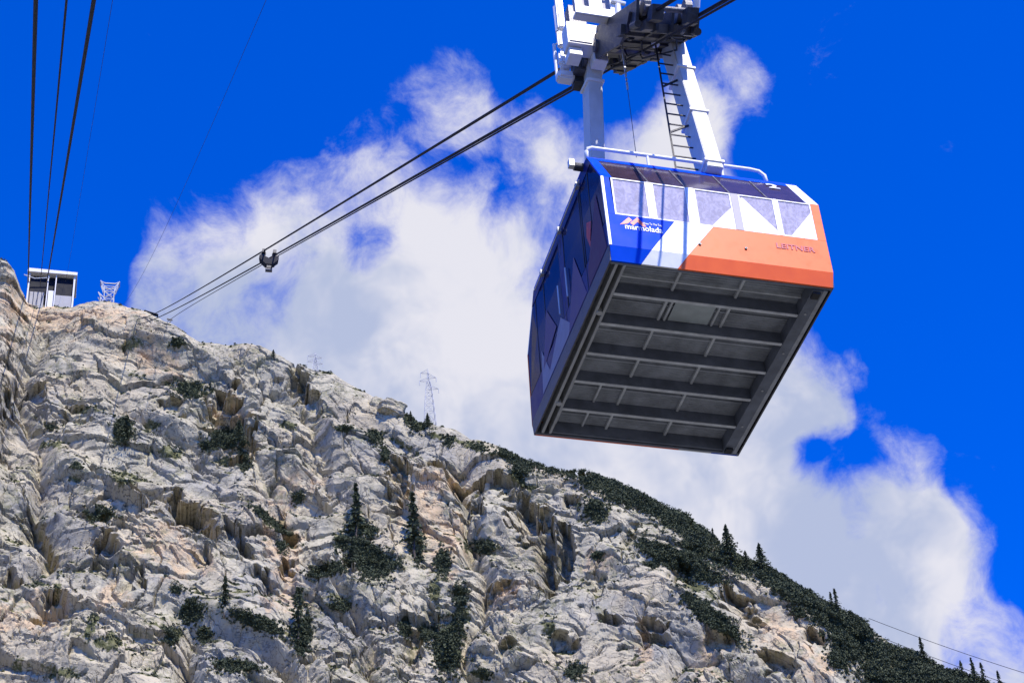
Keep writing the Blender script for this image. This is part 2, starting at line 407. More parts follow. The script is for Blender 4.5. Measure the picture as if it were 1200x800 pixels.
# move along the wall's normal
nr, nz = -math.sin(R(62)), math.cos(R(62))
P = np.stack([(r + nr * disp + push) * sa, (r + nr * disp + push) * ca, z + nz * disp * np.where(Ug > 350, 0, 1)], -1)
P[..., 2] = np.maximum(P[..., 2], GROUND_Z - 3)
# normals on a coarse scale: where plants can hold
Ps = P.copy()
def blur(a, k):
    for ax in (0, 1):
        c = np.cumsum(np.concatenate([np.repeat(np.take(a, [0], ax), k, ax), a, np.repeat(np.take(a, [-1], ax), k + 1, ax)], ax), ax)
        n = a.shape[ax]
        a = (np.take(c, np.arange(2 * k, 2 * k + n), ax) - np.take(c, np.arange(0, n), ax)) / (2 * k)
    return a
Pb = np.stack([blur(P[..., i], 2) for i in range(3)], -1)
du_ = np.gradient(Pb, axis=0); dv_ = np.gradient(Pb, axis=1)
Nn = np.cross(dv_, du_); Nn /= np.linalg.norm(Nn, axis=-1, keepdims=True) + 1e-9
Nn *= np.sign((Nn * P).sum(-1, keepdims=True)) * -1
upn = Nn[..., 2]
pxg, pyg = project(P.reshape(-1, 3)); pxg = pxg.reshape(r.shape); pyg = pyg.reshape(r.shape)
def inside(L, x, y, n, e0=1.25, e1=.55):
    m = np.zeros(x.shape, np.float32)
    for cx, cy, rx, ry, an in L:
        c_, s_ = math.cos(R(an)), math.sin(R(an)); M_ = max(rx, ry) * 2.2
        sel = np.nonzero((np.abs(x - cx) < M_) & (np.abs(y - cy) < M_))
        dx = x[sel] - cx; dy = y[sel] - cy
        e = np.hypot((dx * c_ + dy * s_) / rx, (-dx * s_ + dy * c_) / ry)
        m[sel] = np.maximum(m[sel], sst(e0, e1, e + .7 * n[sel]))
    return m
GRASS = [(150,405,20,8,-5),(122,752,34,12,5),(612,566,20,9,28),(68,690,6,24,10),(105,738,10,20,20),(400,700,14,8,10),(195,530,40,8,10),(180,500,16,8,0),(262,540,16,6,0),(340,500,14,6,20),
 (225,455,30,9,10),(520,512,22,5,15),(560,525,30,5,20),(305,602,34,6,40),(90,560,14,8,0),(60,520,24,6,0),(140,560,22,7,10),(205,742,18,8,10),(470,520,30,5,30),(690,560,30,6,15),
 (560,640,22,10,10),(640,735,10,18,0),(510,690,10,26,0),(30,780,30,10,0),(80,790,30,8,0),(380,700,20,7,-10),(820,690,30,8,30),(700,600,18,16,0),(780,600,40,12,30),(930,690,40,14,35),
 (1000,740,40,18,35),(1080,780,50,14,20),(330,740,20,6,15),(540,720,14,16,0),(100,480,20,5,0),(160,440,20,5,10)]
SCRUB = [(268,514,22,11,10),(245,522,10,6,0),(432,652,22,14,25),(380,668,20,7,-12),(424,620,18,7,0),(224,716,13,15,30),(300,728,32,8,20),(240,744,10,8,0),(200,745,8,10,0),
 (352,748,8,16,0),(276,779,26,7,5),(116,602,17,8,3),(318,610,30,4,38),(400,636,9,10,0),(396,710,15,5,0),(207,401,8,6,0),(222,456,18,9,10),(286,540,6,10,0),(402,502,10,4,5),
 (440,511,10,7,30),(451,531,5,10,0),(487,494,15,9,32),(526,517,6,5,0),(606,535,26,9,22),(612,550,11,7,0),(571,640,10,7,0),(519,658,8,15,0),(489,642,6,16,0),(391,665,13,5,0),(350,584,6,7,45),
 (640,547,16,5,18),(719,571,42,14,22),(696,598,13,13,0),(755,588,30,10,28),(801,610,30,15,30),(786,652,45,11,25),(824,712,30,8,35),(842,650,12,10,0),(764,661,8,4,0),(437,661,20,15,0),
 (539,699,8,14,0),(565,640,13,7,0),(524,759,16,26,0),(565,789,12,6,0),(674,785,10,8,0),(535,736,8,12,0),(501,740,9,8,0),(815,640,18,14,20),(817,667,28,11,25),(840,728,34,9,35),
 (862,657,22,11,25),(915,682,42,14,38),(890,665,24,8,20),(972,716,36,18,40),(997,752,22,20,20),(1060,772,46,13,20),(1030,772,22,18,0),(1110,790,34,12,15),(982,772,12,10,0),(937,717,7,6,0),
 (1160,803,40,12,15),(1130,812,70,16,15),(1050,800,40,14,10),(950,705,24,8,40),(680,556,22,5,10),(143,503,10,14,0),(90,545,6,4,0),(330,640,5,8,0),(205,690,6,5,0),(700,650,6,5,0),(60,500,7,4,0),
 (830,625,16,8,40),(1010,735,16,10,40),(560,523,10,4,15),(458,660,10,6,0),(360,735,6,18,0),(420,640,10,16,0),(475,735,6,12,0),(350,700,5,10,0),(860,640,14,9,20)]
vn = perlin(Xf / 6, Yf / 6, 101) + .5 * perlin(Xf / 2.2, Yf / 2.2, 102)
gm = inside(GRASS, pxg, pyg, vn * 1.0, 1.7, .1)
sm = inside(SCRUB, pxg, pyg, vn * .5)
ledge = sst(.54, .74, upn + .12 * vn) * sst(-.3, .3, perlin(Xf / 40, Yf / 40, 103) + .25)
veg = np.clip(np.maximum(np.maximum(gm * (.66 + .28 * sst(.2, .6, upn + .1 * vn)), ledge * .85), sm * .8), 0, 1)
OCHRE = [(200,650,44,24,20),(190,625,26,12,20),(330,640,22,60,-8),(275,500,20,34,-15),(60,370,60,22,0),(110,370,60,14,0),(20,360,26,40,0),(30,720,40,24,0),(500,610,26,50,-12),(512,565,26,14,20),
 (595,700,22,16,0),(700,660,16,14,0),(130,700,20,16,0),(752,760,10,26,0),(520,640,24,40,0),(345,700,30,18,0),(915,735,26,24,0),(960,780,24,24,0),(350,565,26,14,0),(180,420,50,20,20),(830,770,20,30,0)]
och = inside(OCHRE, pxg, pyg, vn)
GREY = [(240,560,50,22,20),(285,620,40,26,45),(400,730,60,40,0),(60,610,60,36,20),(280,770,60,30,0),(540,540,70,16,25),(800,760,60,34,20),(40,480,40,24,0),(310,690,40,26,0),(655,640,26,60,0),(430,520,40,20,30),(720,720,50,20,10),(120,655,26,20,0)]
gry = inside(GREY, pxg, pyg, vn)

idx = np.arange(NC * NR).reshape(NC, NR)
quads = np.stack([idx[:-1, :-1], idx[:-1, 1:], idx[1:, 1:], idx[1:, :-1]], -1).reshape(-1, 4)
def grid_mesh(name, V, Q, smooth):
    me = bpy.data.meshes.new(name)
    me.vertices.add(len(V)); me.vertices.foreach_set('co', V.astype(np.float32).ravel())
    me.loops.add(Q.size); me.loops.foreach_set('vertex_index', Q.astype(np.int32).ravel())
    k = Q.shape[1]
    me.polygons.add(len(Q)); me.polygons.foreach_set('loop_start', np.arange(0, Q.size, k, dtype=np.int32))
    me.polygons.foreach_set('loop_total', np.full(len(Q), k, np.int32))
    me.polygons.foreach_set('use_smooth', np.full(len(Q), smooth, bool))
    me.update(calc_edges=True); me.validate()
    return me
Vm = P.reshape(-1, 3)
me = grid_mesh('mountain', Vm, quads[:, ::-1] , False)
for nm, arr in (('veg', veg), ('ochre', och), ('greyness', gry), ('scrub', sm)):
    at = me.attributes.new(nm, 'FLOAT', 'POINT'); at.data.foreach_set('value', arr.astype(np.float32).ravel())
mountain = link(bpy.data.objects.new('mountain', me))
tag(mountain, 'pale grey and ochre limestone cliff with green ledges', kind='structure')

rm = bpy.data.materials.new('rock'); rm.use_nodes = True; t = rm.node_tree; p = t.nodes['Principled BSDF']; q = G(t)
tcn = q.n('ShaderNodeTexCoord').outputs['Object']
def attr(nm):
    a = q.n('ShaderNodeAttribute'); a.attribute_name = nm; return a.outputs['Fac']
def mapped(sc, rot=(0, 0, 0)):
    m_ = q.n('ShaderNodeMapping'); t.links.new(tcn, m_.inputs[0]); m_.inputs['Scale'].default_value = sc; m_.inputs['Rotation'].default_value = rot; return m_.outputs[0]
n_big = q.noise(tcn, .022, 3, .6); n_mid = q.noise(tcn, .11, 5, .65); n_fine = q.noise(tcn, .55, 5, .7)
col = q.mix(q.ramp(n_mid, .35, .66), (.345, .318, .232), (.462, .424, .302))
col = q.mix(q.math('MULTIPLY', q.ramp(n_big, .44, .64), .6), col, (.48, .405, .270))
gmask = q.math('MULTIPLY', q.math('MAXIMUM', attr('greyness'), q.ramp(q.noise(tcn, .035, 5, .62, .5), .54, .68)), q.ramp(n_mid, .25, .6), clamp=True)
col = q.mix(q.math('MULTIPLY', gmask, .75), col, (.280, .272, .235))
omask = q.math('MULTIPLY', attr('ochre'), q.ramp(q.noise(tcn, .16, 5, .6), .34, .58))
col = q.mix(q.math('MULTIPLY', omask, .85), col, (.55, .405, .240))
stv = mapped((.55, .55, .045))
streak = q.ramp(q.noise(stv, 1.0, 4, .65), .55, .72)
streak = q.math('MULTIPLY', streak, q.ramp(q.noise(tcn, .018, 3, .5), .45, .62))
col = q.mix(q.math('MULTIPLY', streak, .6), col, (.145, .140, .130))
lich = q.ramp(n_fine, .54, .66)
col = q.mix(q.math('MULTIPLY', lich, .6), col, (.15, .145, .115))
olive = q.math('MULTIPLY', q.ramp(q.noise(tcn, .045, 4, .6), .46, .6), q.ramp(q.noise(tcn, .3, 6, .72), .47, .60))
col = q.mix(q.math('MULTIPLY', olive, .7), col, (.180, .178, .092))
lite = q.ramp(q.noise(tcn, .33, 5, .7), .58, .74)
col = q.mix(q.math('MULTIPLY', lite, .4), col, (.56, .515, .395))
# joints: thin dark lines where a slow noise crosses its middle
def lines(vec, sc, w, lo, hi):
    k = q.ramp(q.math('ABSOLUTE', q.math('SUBTRACT', q.noise(vec, sc, 3, .62), .5)), w, w * .25)
    return q.math('MULTIPLY', k, q.ramp(n_mid, lo, hi))
cr1 = lines(mapped((1, 1, .6), (0, R(35), 0)), .085, .012, .40, .55)
cr2 = lines(mapped((.6, 1, 1.2), (0, R(-40), 0)), .26, .018, .58, .46)
crack = q.math('MAXIMUM', cr1, cr2)
col = q.mix(q.math('MULTIPLY', crack, .72), col, (.085, .08, .072))
gn = q.noise(tcn, .5, 5, .7)
gcol = q.mix(q.ramp(gn, .35, .65), (.070, .078, .032), (.185, .178, .085))
vegm = q.ramp(q.math('ADD', attr('veg'), q.math('MULTIPLY', q.math('SUBTRACT', n_fine, .5), 1.3)), .38, .62)
col = q.mix(vegm, col, gcol)
col = q.mix(q.ramp(q.math('ADD', attr('scrub'), q.math('MULTIPLY', q.math('SUBTRACT', gn, .5), .8)), .4, .6), col, (.068, .078, .042))
t.links.new(col, p.inputs['Base Color']); p.inputs['Roughness'].default_value = .95; p.inputs['Specular IOR Level'].default_value = .15
bp = q.n('ShaderNodeBump'); bp.inputs['Strength'].default_value = .8; bp.inputs['Distance'].default_value = .40
hsum = q.math('ADD', q.noise(tcn, .8, 7, .72), q.math('MULTIPLY', crack, -.5))
t.links.new(hsum, bp.inputs['Height']); t.links.new(bp.outputs[0], p.inputs['Normal'])
me.materials.append(rm)

# lookup photo pixel -> nearest point of the mountain
dist = np.linalg.norm(Vm, axis=1); fx, fy = pxg.ravel(), pyg.ravel()
ok = (fx > -60) & (fx < 1260) & (fy > 280) & (fy < 860) & (Vm @ fw > 0)
ii = np.nonzero(ok)[0]; ii = ii[np.argsort(-dist[ii])]
zb = np.full((640, 1400), -1, np.int64); zb[(fy[ii] - 260).astype(int), (fx[ii] + 70).astype(int)] = ii
def hit(x, y, rad=2):
    a, b = int(round(y - 260)), int(round(x + 70))
    w = zb[max(0, a - rad):a + rad + 1, max(0, b - rad):b + rad + 1].ravel(); w = w[w >= 0]
    if not len(w): return None
    return Vm[w[np.argmin(dist[w])]]

# ------------------------------------------------------------------ ground
def ground():
    n = 96; V = [(0, 0, GROUND_Z)]; Fc = []
    rad = [60, 200, 420, 520, 900, 2500, 9000]
    for rr in rad:
        for k in range(n):
            a = 2 * math.pi * k / n; V.append((rr * math.sin(a), rr * math.cos(a), GROUND_Z))
    for k in range(n): Fc.append((0, 1 + (k + 1) % n, 1 + k))
    for i in range(len(rad) - 1):
        for k in range(n):
            k2 = (k + 1) % n; Fc.append((1 + i * n + k, 1 + i * n + k2, 1 + (i + 1) * n + k2, 1 + (i + 1) * n + k))
    return V, Fc
gmat = bpy.data.materials.new('meadow'); gmat.use_nodes = True; t = gmat.node_tree; q = G(t)
tcn = q.n('ShaderNodeTexCoord').outputs['Object']
c1 = q.mix(q.ramp(q.noise(tcn, .02, 5, .6), .4, .6), (.07, .075, .05), (.17, .165, .16))
t.links.new(q.mix(q.ramp(q.noise(tcn, .4, 5, .6), .35, .7), c1, (.10, .10, .075)), t.nodes['Principled BSDF'].inputs['Base Color'])
t.nodes['Principled BSDF'].inputs['Roughness'].default_value = .95
gv, gf = ground(); go = mesh('ground', gv, gf, gmat); tag(go, 'valley floor of meadow and gravel', kind='structure')

# ------------------------------------------------------------------ dwarf-pine scrub (a mass nobody could count)
fol = bpy.data.materials.new('scrub_leaf'); fol.use_nodes = True; t = fol.node_tree; q = G(t); p = t.nodes['Principled BSDF']
a = q.n('ShaderNodeAttribute'); a.attribute_name = 'tone'
t.links.new(q.mix(a.outputs['Fac'], (.042, .054, .032), (.092, .108, .056)), p.inputs['Base Color'])
p.inputs['Roughness'].default_value = .8; p.inputs['Specular IOR Level'].default_value = .2
MATS['scrub_leaf'] = fol
def leaf_cloud(C, S, n, size, squash=.75):
    """n leaf sprays in a clump of radius S round each centre C"""
    m = len(C); T = m * n
    d = rng.normal(size=(T, 3)); d /= np.linalg.norm(d, axis=1, keepdims=True)
    rr = rng.random(T) ** .45
    Sr = np.repeat(S, n)
    c = np.repeat(C, n, 0) + d * (rr * Sr)[:, None] * np.array([1, 1, squash])
    a_ = rng.normal(size=(T, 3)); a_[:, 2] += .5; a_ /= np.linalg.norm(a_, axis=1, keepdims=True)
    b_ = np.cross(a_, rng.normal(size=(T, 3))); b_ /= np.linalg.norm(b_, axis=1, keepdims=True)
    sz = size * (.6 + .8 * rng.random(T))[:, None]
    V = np.stack([c + a_ * sz, c + b_ * sz * .55, c - a_ * sz, c - b_ * sz * .55], 1).reshape(-1, 3)
    Q = np.arange(T * 4).reshape(-1, 4)
    tone = np.clip(np.repeat(rng.random(m), n) * .6 + rng.random(T) * .4, 0, 1)
    return V, Q, tone
cent = []; sizes = []
for cx, cy, rx, ry, an in SCRUB:
    c_, s_ = math.cos(R(an)), math.sin(R(an))
    for k in range(int(math.pi * rx * ry / 3.0) + 3):
        rho = math.sqrt(rng.random()) * (1.05 if rng.random() < .7 else 1.65); fi = rng.random() * 6.283
        ax_, by_ = rx * rho * math.cos(fi), ry * rho * math.sin(fi)
        hp = hit(cx + ax_ * c_ - by_ * s_, cy + ax_ * s_ + by_ * c_, 1)
        if hp is None: continue
        s_r = .4 + 1.1 * rng.random() ** 1.7
        cent.append(hp + np.array([0, 0, s_r * .3])); sizes.append(s_r)
lone = np.nonzero((veg.ravel() > .42) & ok)[0]
for k in rng.choice(lone, min(5000, len(lone)), replace=False):
    s_r = .25 + .75 * rng.random() ** 2
    cent.append(Vm[k] + np.array([0, 0, s_r * .3])); sizes.append(s_r)
V_, Q_, tn = leaf_cloud(np.array(cent), np.array(sizes), 30, .34)
sme = grid_mesh('dwarf_pine_scrub', V_, Q_, False)
at = sme.attributes.new('tone', 'FLOAT', 'FACE'); at.data.foreach_set('value', tn.astype(np.float32))
sme.materials.append(fol)
scrub = link(bpy.data.objects.new('dwarf_pine_scrub', sme)); tag(scrub, 'dark green dwarf pine scrub covering the cliff ledges', 'scrub', kind='stuff')

# ------------------------------------------------------------------ conifers
mat('bark', (.075, .06, .05), .9)
def conifer_mesh(seed, wide, sparse):
    """crown of unit height: whorls of drooping boughs set with sprays; returns verts, quads, tone"""
    rg = np.random.default_rng(seed); V = []; tone = []
    tiers = 26
    for i in range(tiers):
        f = i / (tiers - 1); zc = .10 + .88 * f
        rad = wide * (1 - f) ** .85 * (.75 + .5 * rg.random()) + .012
        nb = max(4, int((11 if not sparse else 7) * (1 - .55 * f)))
        a0 = rg.random() * 6.28
        for b in range(nb):
            if rg.random() < (.12 if not sparse else .3): continue
            an = a0 + 6.283 * b / nb + rg.normal() * .25; L = rad * (.6 + .55 * rg.random())
            dx, dy = math.cos(an), math.sin(an); tb = rg.random()
            for s in range(5):
                u = (s + .4 + .5 * rg.random()) / 5
                c = np.array([dx * L * u, dy * L * u, zc - .30 * L * u * u + .012 * rg.normal()])
                sz = (.024 + .022 * rg.random()) * (1.1 - .4 * u)
                a_ = np.array([dx, dy, -.35]) + rg.normal(size=3) * .45; a_ /= np.linalg.norm(a_)
                b_ = np.cross(a_, rg.normal(size=3)); b_ /= np.linalg.norm(b_)
                V += [c + a_ * sz * 1.3, c + b_ * sz * .7, c - a_ * sz * 1.3, c - b_ * sz * .7]; tone.append(.5 * tb + .5 * rg.random())
    V = np.array(V); Q = np.arange(len(V)).reshape(-1, 4)
    cm = grid_mesh('crown', V, Q, False); at = cm.attributes.new('tone', 'FLOAT', 'FACE'); at.data.foreach_set('value', np.array(tone, np.float32)); cm.materials.append(fol)
    tb = MB().tube([(0, 0, -.06), (.004, 0, .3), (0, .003, .7), (0, 0, .97)], [.022, .017, .009, .002], 7)
    for k in range(10):
        an = rg.random() * 6.28; zz = .12 + .7 * rg.random(); Lb = wide * (1 - zz) * .8
        tb.tube([(0, 0, zz), (math.cos(an) * Lb, math.sin(an) * Lb, zz - .25 * Lb)], [.005, .002], 4)
    return cm, tb
KIND = {}
for nm, seed, wide, sp in (('slim', 1, .185, True), ('full', 2, .36, False), ('thin', 3, .20, True), ('broad', 4, .40, False)):
    cm, tb = conifer_mesh(seed, wide, sp)
    tm = bpy.data.meshes.new('trunk'); tm.from_pydata([tuple(v) for v in tb.V], [], tb.F); tm.materials.append(MATS['bark']); KIND[nm] = (cm, tm)
TREES = [(416,627,62,'slim','tall slim dark spruce alone on the pale middle cliff, left of its twin'),
 (488,646,70,'slim','tall slim spruce at the foot of the ochre buttress, right of its twin'),
 (259,717,42,'slim','narrow spruce right of the dark overhang in the lower left cliff'),
 (352,742,52,'thin','loose tall spruce standing above scrub in the lower left cliff'),
 (143,521,38,'broad','stout bushy pine in a notch of the upper left cliff'),
 (859,657,42,'full','broad dark pine, the tallest on the scrubby right ridge'),
 (893,664,30,'full','second broad pine to the right of the tallest ridge pine'),
 (873,660,18,'full','low pine between the two broad ridge pines'),
 (978,711,20,'thin','pale thin tree, left one of a pair on the right ridge'),
 (985,714,26,'thin','pale thin tree, right one of a pair on the right ridge'),
 (1086,774,27,'slim','lone slim spruce under the power lines on the lower ridge'),
 (1129,792,20,'thin','thin tree, leftmost of the four at the lower right corner'),
 (1143,798,28,'slim','tallest spruce of the four at the lower right corner'),
 (1157,800,25,'thin','third tree from the left at the lower right corner'),
 (1170,806,22,'thin','tree nearest the right edge at the lower right corner'),
 (498,497,17,'full','small pine just left of the big lattice pylon'),
 (484,490,12,'full','tiny pine beside the boulders near the big pylon'),
 (758,589,15,'thin','tiny sapling on the ridge right below the gondola floor'),
 (837,631,16,'thin','tiny ridge sapling left of the tallest ridge pine'),
 (317,416,9,'full','tiny bush tree on the left ridge before the small pylon'),
 (276,516,26,'broad','bushy pine below the shadowed hollow of the left cliff'),
 (540,745,34,'thin','loose tree in the green gully at the bottom middle'),
 (525,775,34,'full','dark full pine at the bottom of the green gully'),
 (432,658,26,'broad','bushy pine among scrub below the tall slim spruce'),
 (207,405,10,'broad','round bush tree on the green shoulder below the station'),
 (644,552,10,'thin','tiny tree on the skyline below the corner of the gondola')]
for x, y, hpx, kd, lb in TREES:
    b = hit(x, y, 3)
    if b is None:
        for dy in range(1, 14):
            b = hit(x, y + dy, 2)
            if b is not None: break
    dd = np.linalg.norm(b); hm = hpx * dd / FPX / math.cos(R(37))
    rt_ = empty('conifer', b - np.array([0, 0, .15]), rng.random() * 6.28); tag(rt_, lb, 'tree', 'conifers on the cliff')
    for nm, me_ in (('crown', KIND[kd][0]), ('trunk', KIND[kd][1])):
        o = bpy.data.objects.new(nm, me_); link(o, rt_); o.scale = (hm * (.9 + .2 * rng.random()), hm, hm)

# ------------------------------------------------------------------ loose blocks on the skyline
def boulder(x, y, w, d, h, seed, turn, lb, layers):
    b = hit(x, y, 3)
    if b is None: return
    bm = bmesh.new(); bmesh.ops.create_icosphere(bm, subdivisions=5, radius=1.0)
    co = np.array([v.co[:] for v in bm.verts])
    co = np.sign(co) * np.abs(co) ** .72
    n_ = perlin(co[:, 0] * 1.3 + co[:, 1] * .7 + seed, co[:, 2] * 1.6 + co[:, 1], seed) * .22 + perlin(co[:, 0] * 4 + seed, co[:, 2] * 4 + co[:, 1] * 2, seed + 1) * .07
    n_ += layers * .07 * np.sign(np.sin(co[:, 2] * 9 + co[:, 0] * 1.4))
    co = co * (1 + n_)[:, None] * np.array([w, d, h]) / 2
    for v, c in zip(bm.verts, co): v.co = c
    me_ = bpy.data.meshes.new('boulder'); bm.to_mesh(me_); bm.free(); me_.materials.append(rm)
    o = link(bpy.data.objects.new('boulder', me_)); o.location = tuple(b + np.array([-1.2, 0, h * .12])); o.rotation_euler = (0, R(turn), .4)
    tag(o, lb, 'boulder', 'boulders on the ridge')
boulder(444, 470, 5.0, 4.0, 6.5, 5, 18, 'pale upright rock slab left of the layered boulder on the ridge', 0)
boulder(464, 478, 11.0, 7.0, 8.0, 9, 12, 'rounded layered boulder on the ridge left of the big pylon', 1)

# ------------------------------------------------------------------ mountain station, towers, pylons
def at_px(x, y, plan):
    d = ray(x, y); return d * plan / math.hypot(d[0], d[1])
ST = at_px(58, 362, 797); s_yaw = R(14)
st = empty('cable_car_station', ST, s_yaw); tag(st, 'white framed mountain station with dark open bays on the left summit', 'building')
pm = np.linalg.norm(ST) / FPX                          # metres per pixel there
Wd, Hh, Dp = 53 * pm, 29 * pm / math.cos(R(40)), 16.0
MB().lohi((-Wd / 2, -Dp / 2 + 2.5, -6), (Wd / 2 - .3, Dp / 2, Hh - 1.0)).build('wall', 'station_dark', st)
MB().prism([(-Wd / 2 - .6, -Dp / 2 - 1.2, Hh - 1.0), (Wd / 2 + .6, -Dp / 2 - 1.2, Hh - 1.0), (Wd / 2 + .6, -Dp / 2 - 1.2, Hh + .7), (-Wd / 2 - .6, -Dp / 2 - 1.2, Hh + 1.1)], (0, Dp + 2, .4)).build('roof', 'station_white', st)
for xa, wa in ((-Wd / 2 + .5, .7), (-1.7, .45), (2.0, .5), (Wd / 2 - .5, .8)):
    MB().lohi((xa - wa / 2, -Dp / 2, -6), (xa + wa / 2, -Dp / 2 + 1, Hh - 1.0)).build('pillar', 'station_white', st)
MB().lohi((-Wd / 2 + 1.05, -Dp / 2 + .3, -6), (-3.0, -Dp / 2 + 1.2, 3.6)).build('parapet', 'station_grey', st)
MB().lohi((2.35, -Dp / 2 + .3, -6), (Wd / 2 - 1.15, -Dp / 2 + 1.2, 2.6)).build('parapet', 'station_grey', st)
MB().lohi((-1.15, -Dp / 2 + 1.4, -4), (1.65, -Dp / 2 + 2.2, 6.0)).build('docking_booth', 'station_white', st)
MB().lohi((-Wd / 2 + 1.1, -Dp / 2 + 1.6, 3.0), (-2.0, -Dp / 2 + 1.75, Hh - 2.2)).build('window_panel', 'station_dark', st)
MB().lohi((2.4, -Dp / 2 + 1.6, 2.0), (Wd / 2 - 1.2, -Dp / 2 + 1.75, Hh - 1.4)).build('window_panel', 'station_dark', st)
for zc in (Hh - 4.5,):
    MB().tube([(-Wd / 2 - 2, -Dp / 2 - 2.4, zc), (-Wd / 2 + 3, -Dp / 2 - 1, zc - .6), (-1.0, -Dp / 2 - 1.2, zc + .4)], .28, 6).build('rope_saddle', 'galv', st)
for k in range(4): MB().cyl((-Wd / 2 + 1.5 + 1.9 * k, -Dp / 2 - .35, -5), (-Wd / 2 + 1.5 + 1.9 * k, -Dp / 2 - .35, 4.6), .11, 6).build('railing_post', 'dark_steel', st)

def lattice(mb, lv, rr, diag=True):
    """square lattice mast: lv = [(z, half width x, half width y)]"""
    for i, (z, a, b) in enumerate(lv):
        pts = [(-a, -b, z), (a, -b, z), (a, b, z), (-a, b, z)]
        for k in range(4): mb.beam(pts[k], pts[(k + 1) % 4], rr)
        if i:
            z0, a0, b0 = lv[i - 1]; po = [(-a0, -b0, z0), (a0, -b0, z0), (a0, b0, z0), (-a0, b0, z0)]
            for k in range(4):
                mb.beam(po[k], pts[k], rr * 1.3)
                if diag: mb.beam(po[k], pts[(k + 1) % 4], rr * .8); mb.beam(po[(k + 1) % 4], pts[k], rr * .8)
TW = at_px(127, 358, 792); tw = empty('lattice_tower', TW - np.array([0, 0, 2.0]), R(12)); tag(tw, 'squat pale lattice support tower with flared head on the summit', 'tower')
k_ = pm
mb = MB(); lattice(mb, [(0, 5.2 * k_, 2), (4.6, 5.4 * k_, 2), (9, 5.6 * k_, 2), (12.4, 6.2 * k_, 2)], .30); mb.build('mast', 'galv_far', tw)
for sx in (-1, 1):
    mb = MB()
    for yb in (-2, 2):
        mb.beam((sx * 6 * k_, yb, 12.2), (sx * 10.5 * k_, yb * .8, 15.6), .4); mb.beam((sx * 5.6 * k_, yb, 14.2), (sx * 10.5 * k_, yb * .8, 15.6), .4); mb.beam((sx * 5.6 * k_, yb, 9.4), (sx * 10.2 * k_, yb * .8, 15.2), .3)
    mb.beam((sx * 10.5 * k_, -2, 15.6), (sx * 10.5 * k_, 2, 15.6), .5); mb.build('head_arm', 'galv_far', tw)
mb = MB(); mb.beam((-6.2 * k_, -2, 14.2), (6.2 * k_, -2, 14.2), .5); mb.beam((-6.2 * k_, 2, 14.2), (6.2 * k_, 2, 14.2), .5); mb.build('cross_beam', 'galv_far', tw)
mb = MB()
for yb in (-2, 2):
    mb.beam((-5.4 * k_, yb, 5.0), (-12.5 * k_, yb, 8.4), .4); mb.beam((-5.4 * k_, yb, 2.0), (-12.2 * k_, yb, 8.0), .4); mb.beam((-9.5 * k_, yb, 0), (-9.5 * k_, yb, 6.6), .4)
mb.build('side_arm', 'galv_far', tw)

def pylon(px, py, plan, hpx, basepx, arms, label, rr):
    B = at_px(px, py, plan); d = np.linalg.norm(B); m = d / FPX
    o = empty('transmission_pylon', B - np.array([0, 0, 3.0]), R(8)); tag(o, label, 'pylon', 'power pylons behind the ridge')
    H = hpx * m / math.cos(R(37)) + 3.0; b = basepx * m / 2
    lv = []; n = 9
    for i in range(n + 1):
        f = i / n; w = b * ((1 - f) ** 1.0 * .82 + .18) if f < .75 else b * (.25 - .25 * (f - .75) / .3)
        lv.append((H * (1 - (1 - f) ** 1.25) * .94, max(w, .35), max(w, .35)))
    mb = MB(); lattice(mb, lv, rr); mb.build('mast', 'galv_far', o)
    mb = MB(); top = lv[-1][0]
    for k in range(4): a_ = k * math.pi / 2; mb.beam((.4 * math.cos(a_), .4 * math.sin(a_), top - .2), (0, 0, H), rr)
    mb.build('peak', 'galv_far', o)
    for sx, f, Lp in arms:
        z = H * f; L = Lp * m; mb = MB()
        for yb in (-.7, .7):
            mb.beam((0, yb, z), (sx * L, 0, z + .2), rr); mb.beam((0, yb, z + 2.2), (sx * L, 0, z + .3), rr)
        mb.beam((sx * L * .5, -.35, z + .1), (sx * L * .5, .35, z + 1.2), rr * .8)
        a_ = mb.build('cross_arm', 'galv_far', o)
        MB().tube([(sx * L, 0, z + .1), (sx * L, 0, z - 2.2)], .16, 6).build('insulator', 'galv_far', a_)
    return o
pylon(504, 500, 770, 68, 15, [(-1, .93, 9), (1, .86, 9.5), (-1, .80, 10.5), (1, .68, 12)], 'tall slender lattice power pylon on the middle of the ridge', .13)
pylon(369.5, 440, 900, 27, 9, [(-1, .86, 9), (1, .80, 8), (-1, .66, 9.5), (1, .58, 9)], 'small faint power pylon beyond the left ridge', .15)

hut = at_px(177, 371, 788); ht = empty('rope_deflection_hut', hut, R(12)); tag(ht, 'small flat roofed rope housing on the ridge below the summit', 'hut')
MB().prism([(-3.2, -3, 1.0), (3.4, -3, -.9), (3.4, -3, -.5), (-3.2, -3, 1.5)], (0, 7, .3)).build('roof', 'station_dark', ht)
MB().lohi((-2.9, -2, -5), (2.9, 3, -1.0)).build('wall', 'concrete', ht)
MB().beam((8.4, -1, -6), (9.6, -1, -1.6), .5).beam((7.6, -1.0, -1.6), (10.2, -1.0, -2.2), .6).build('guide_post', 'dark_steel', ht)

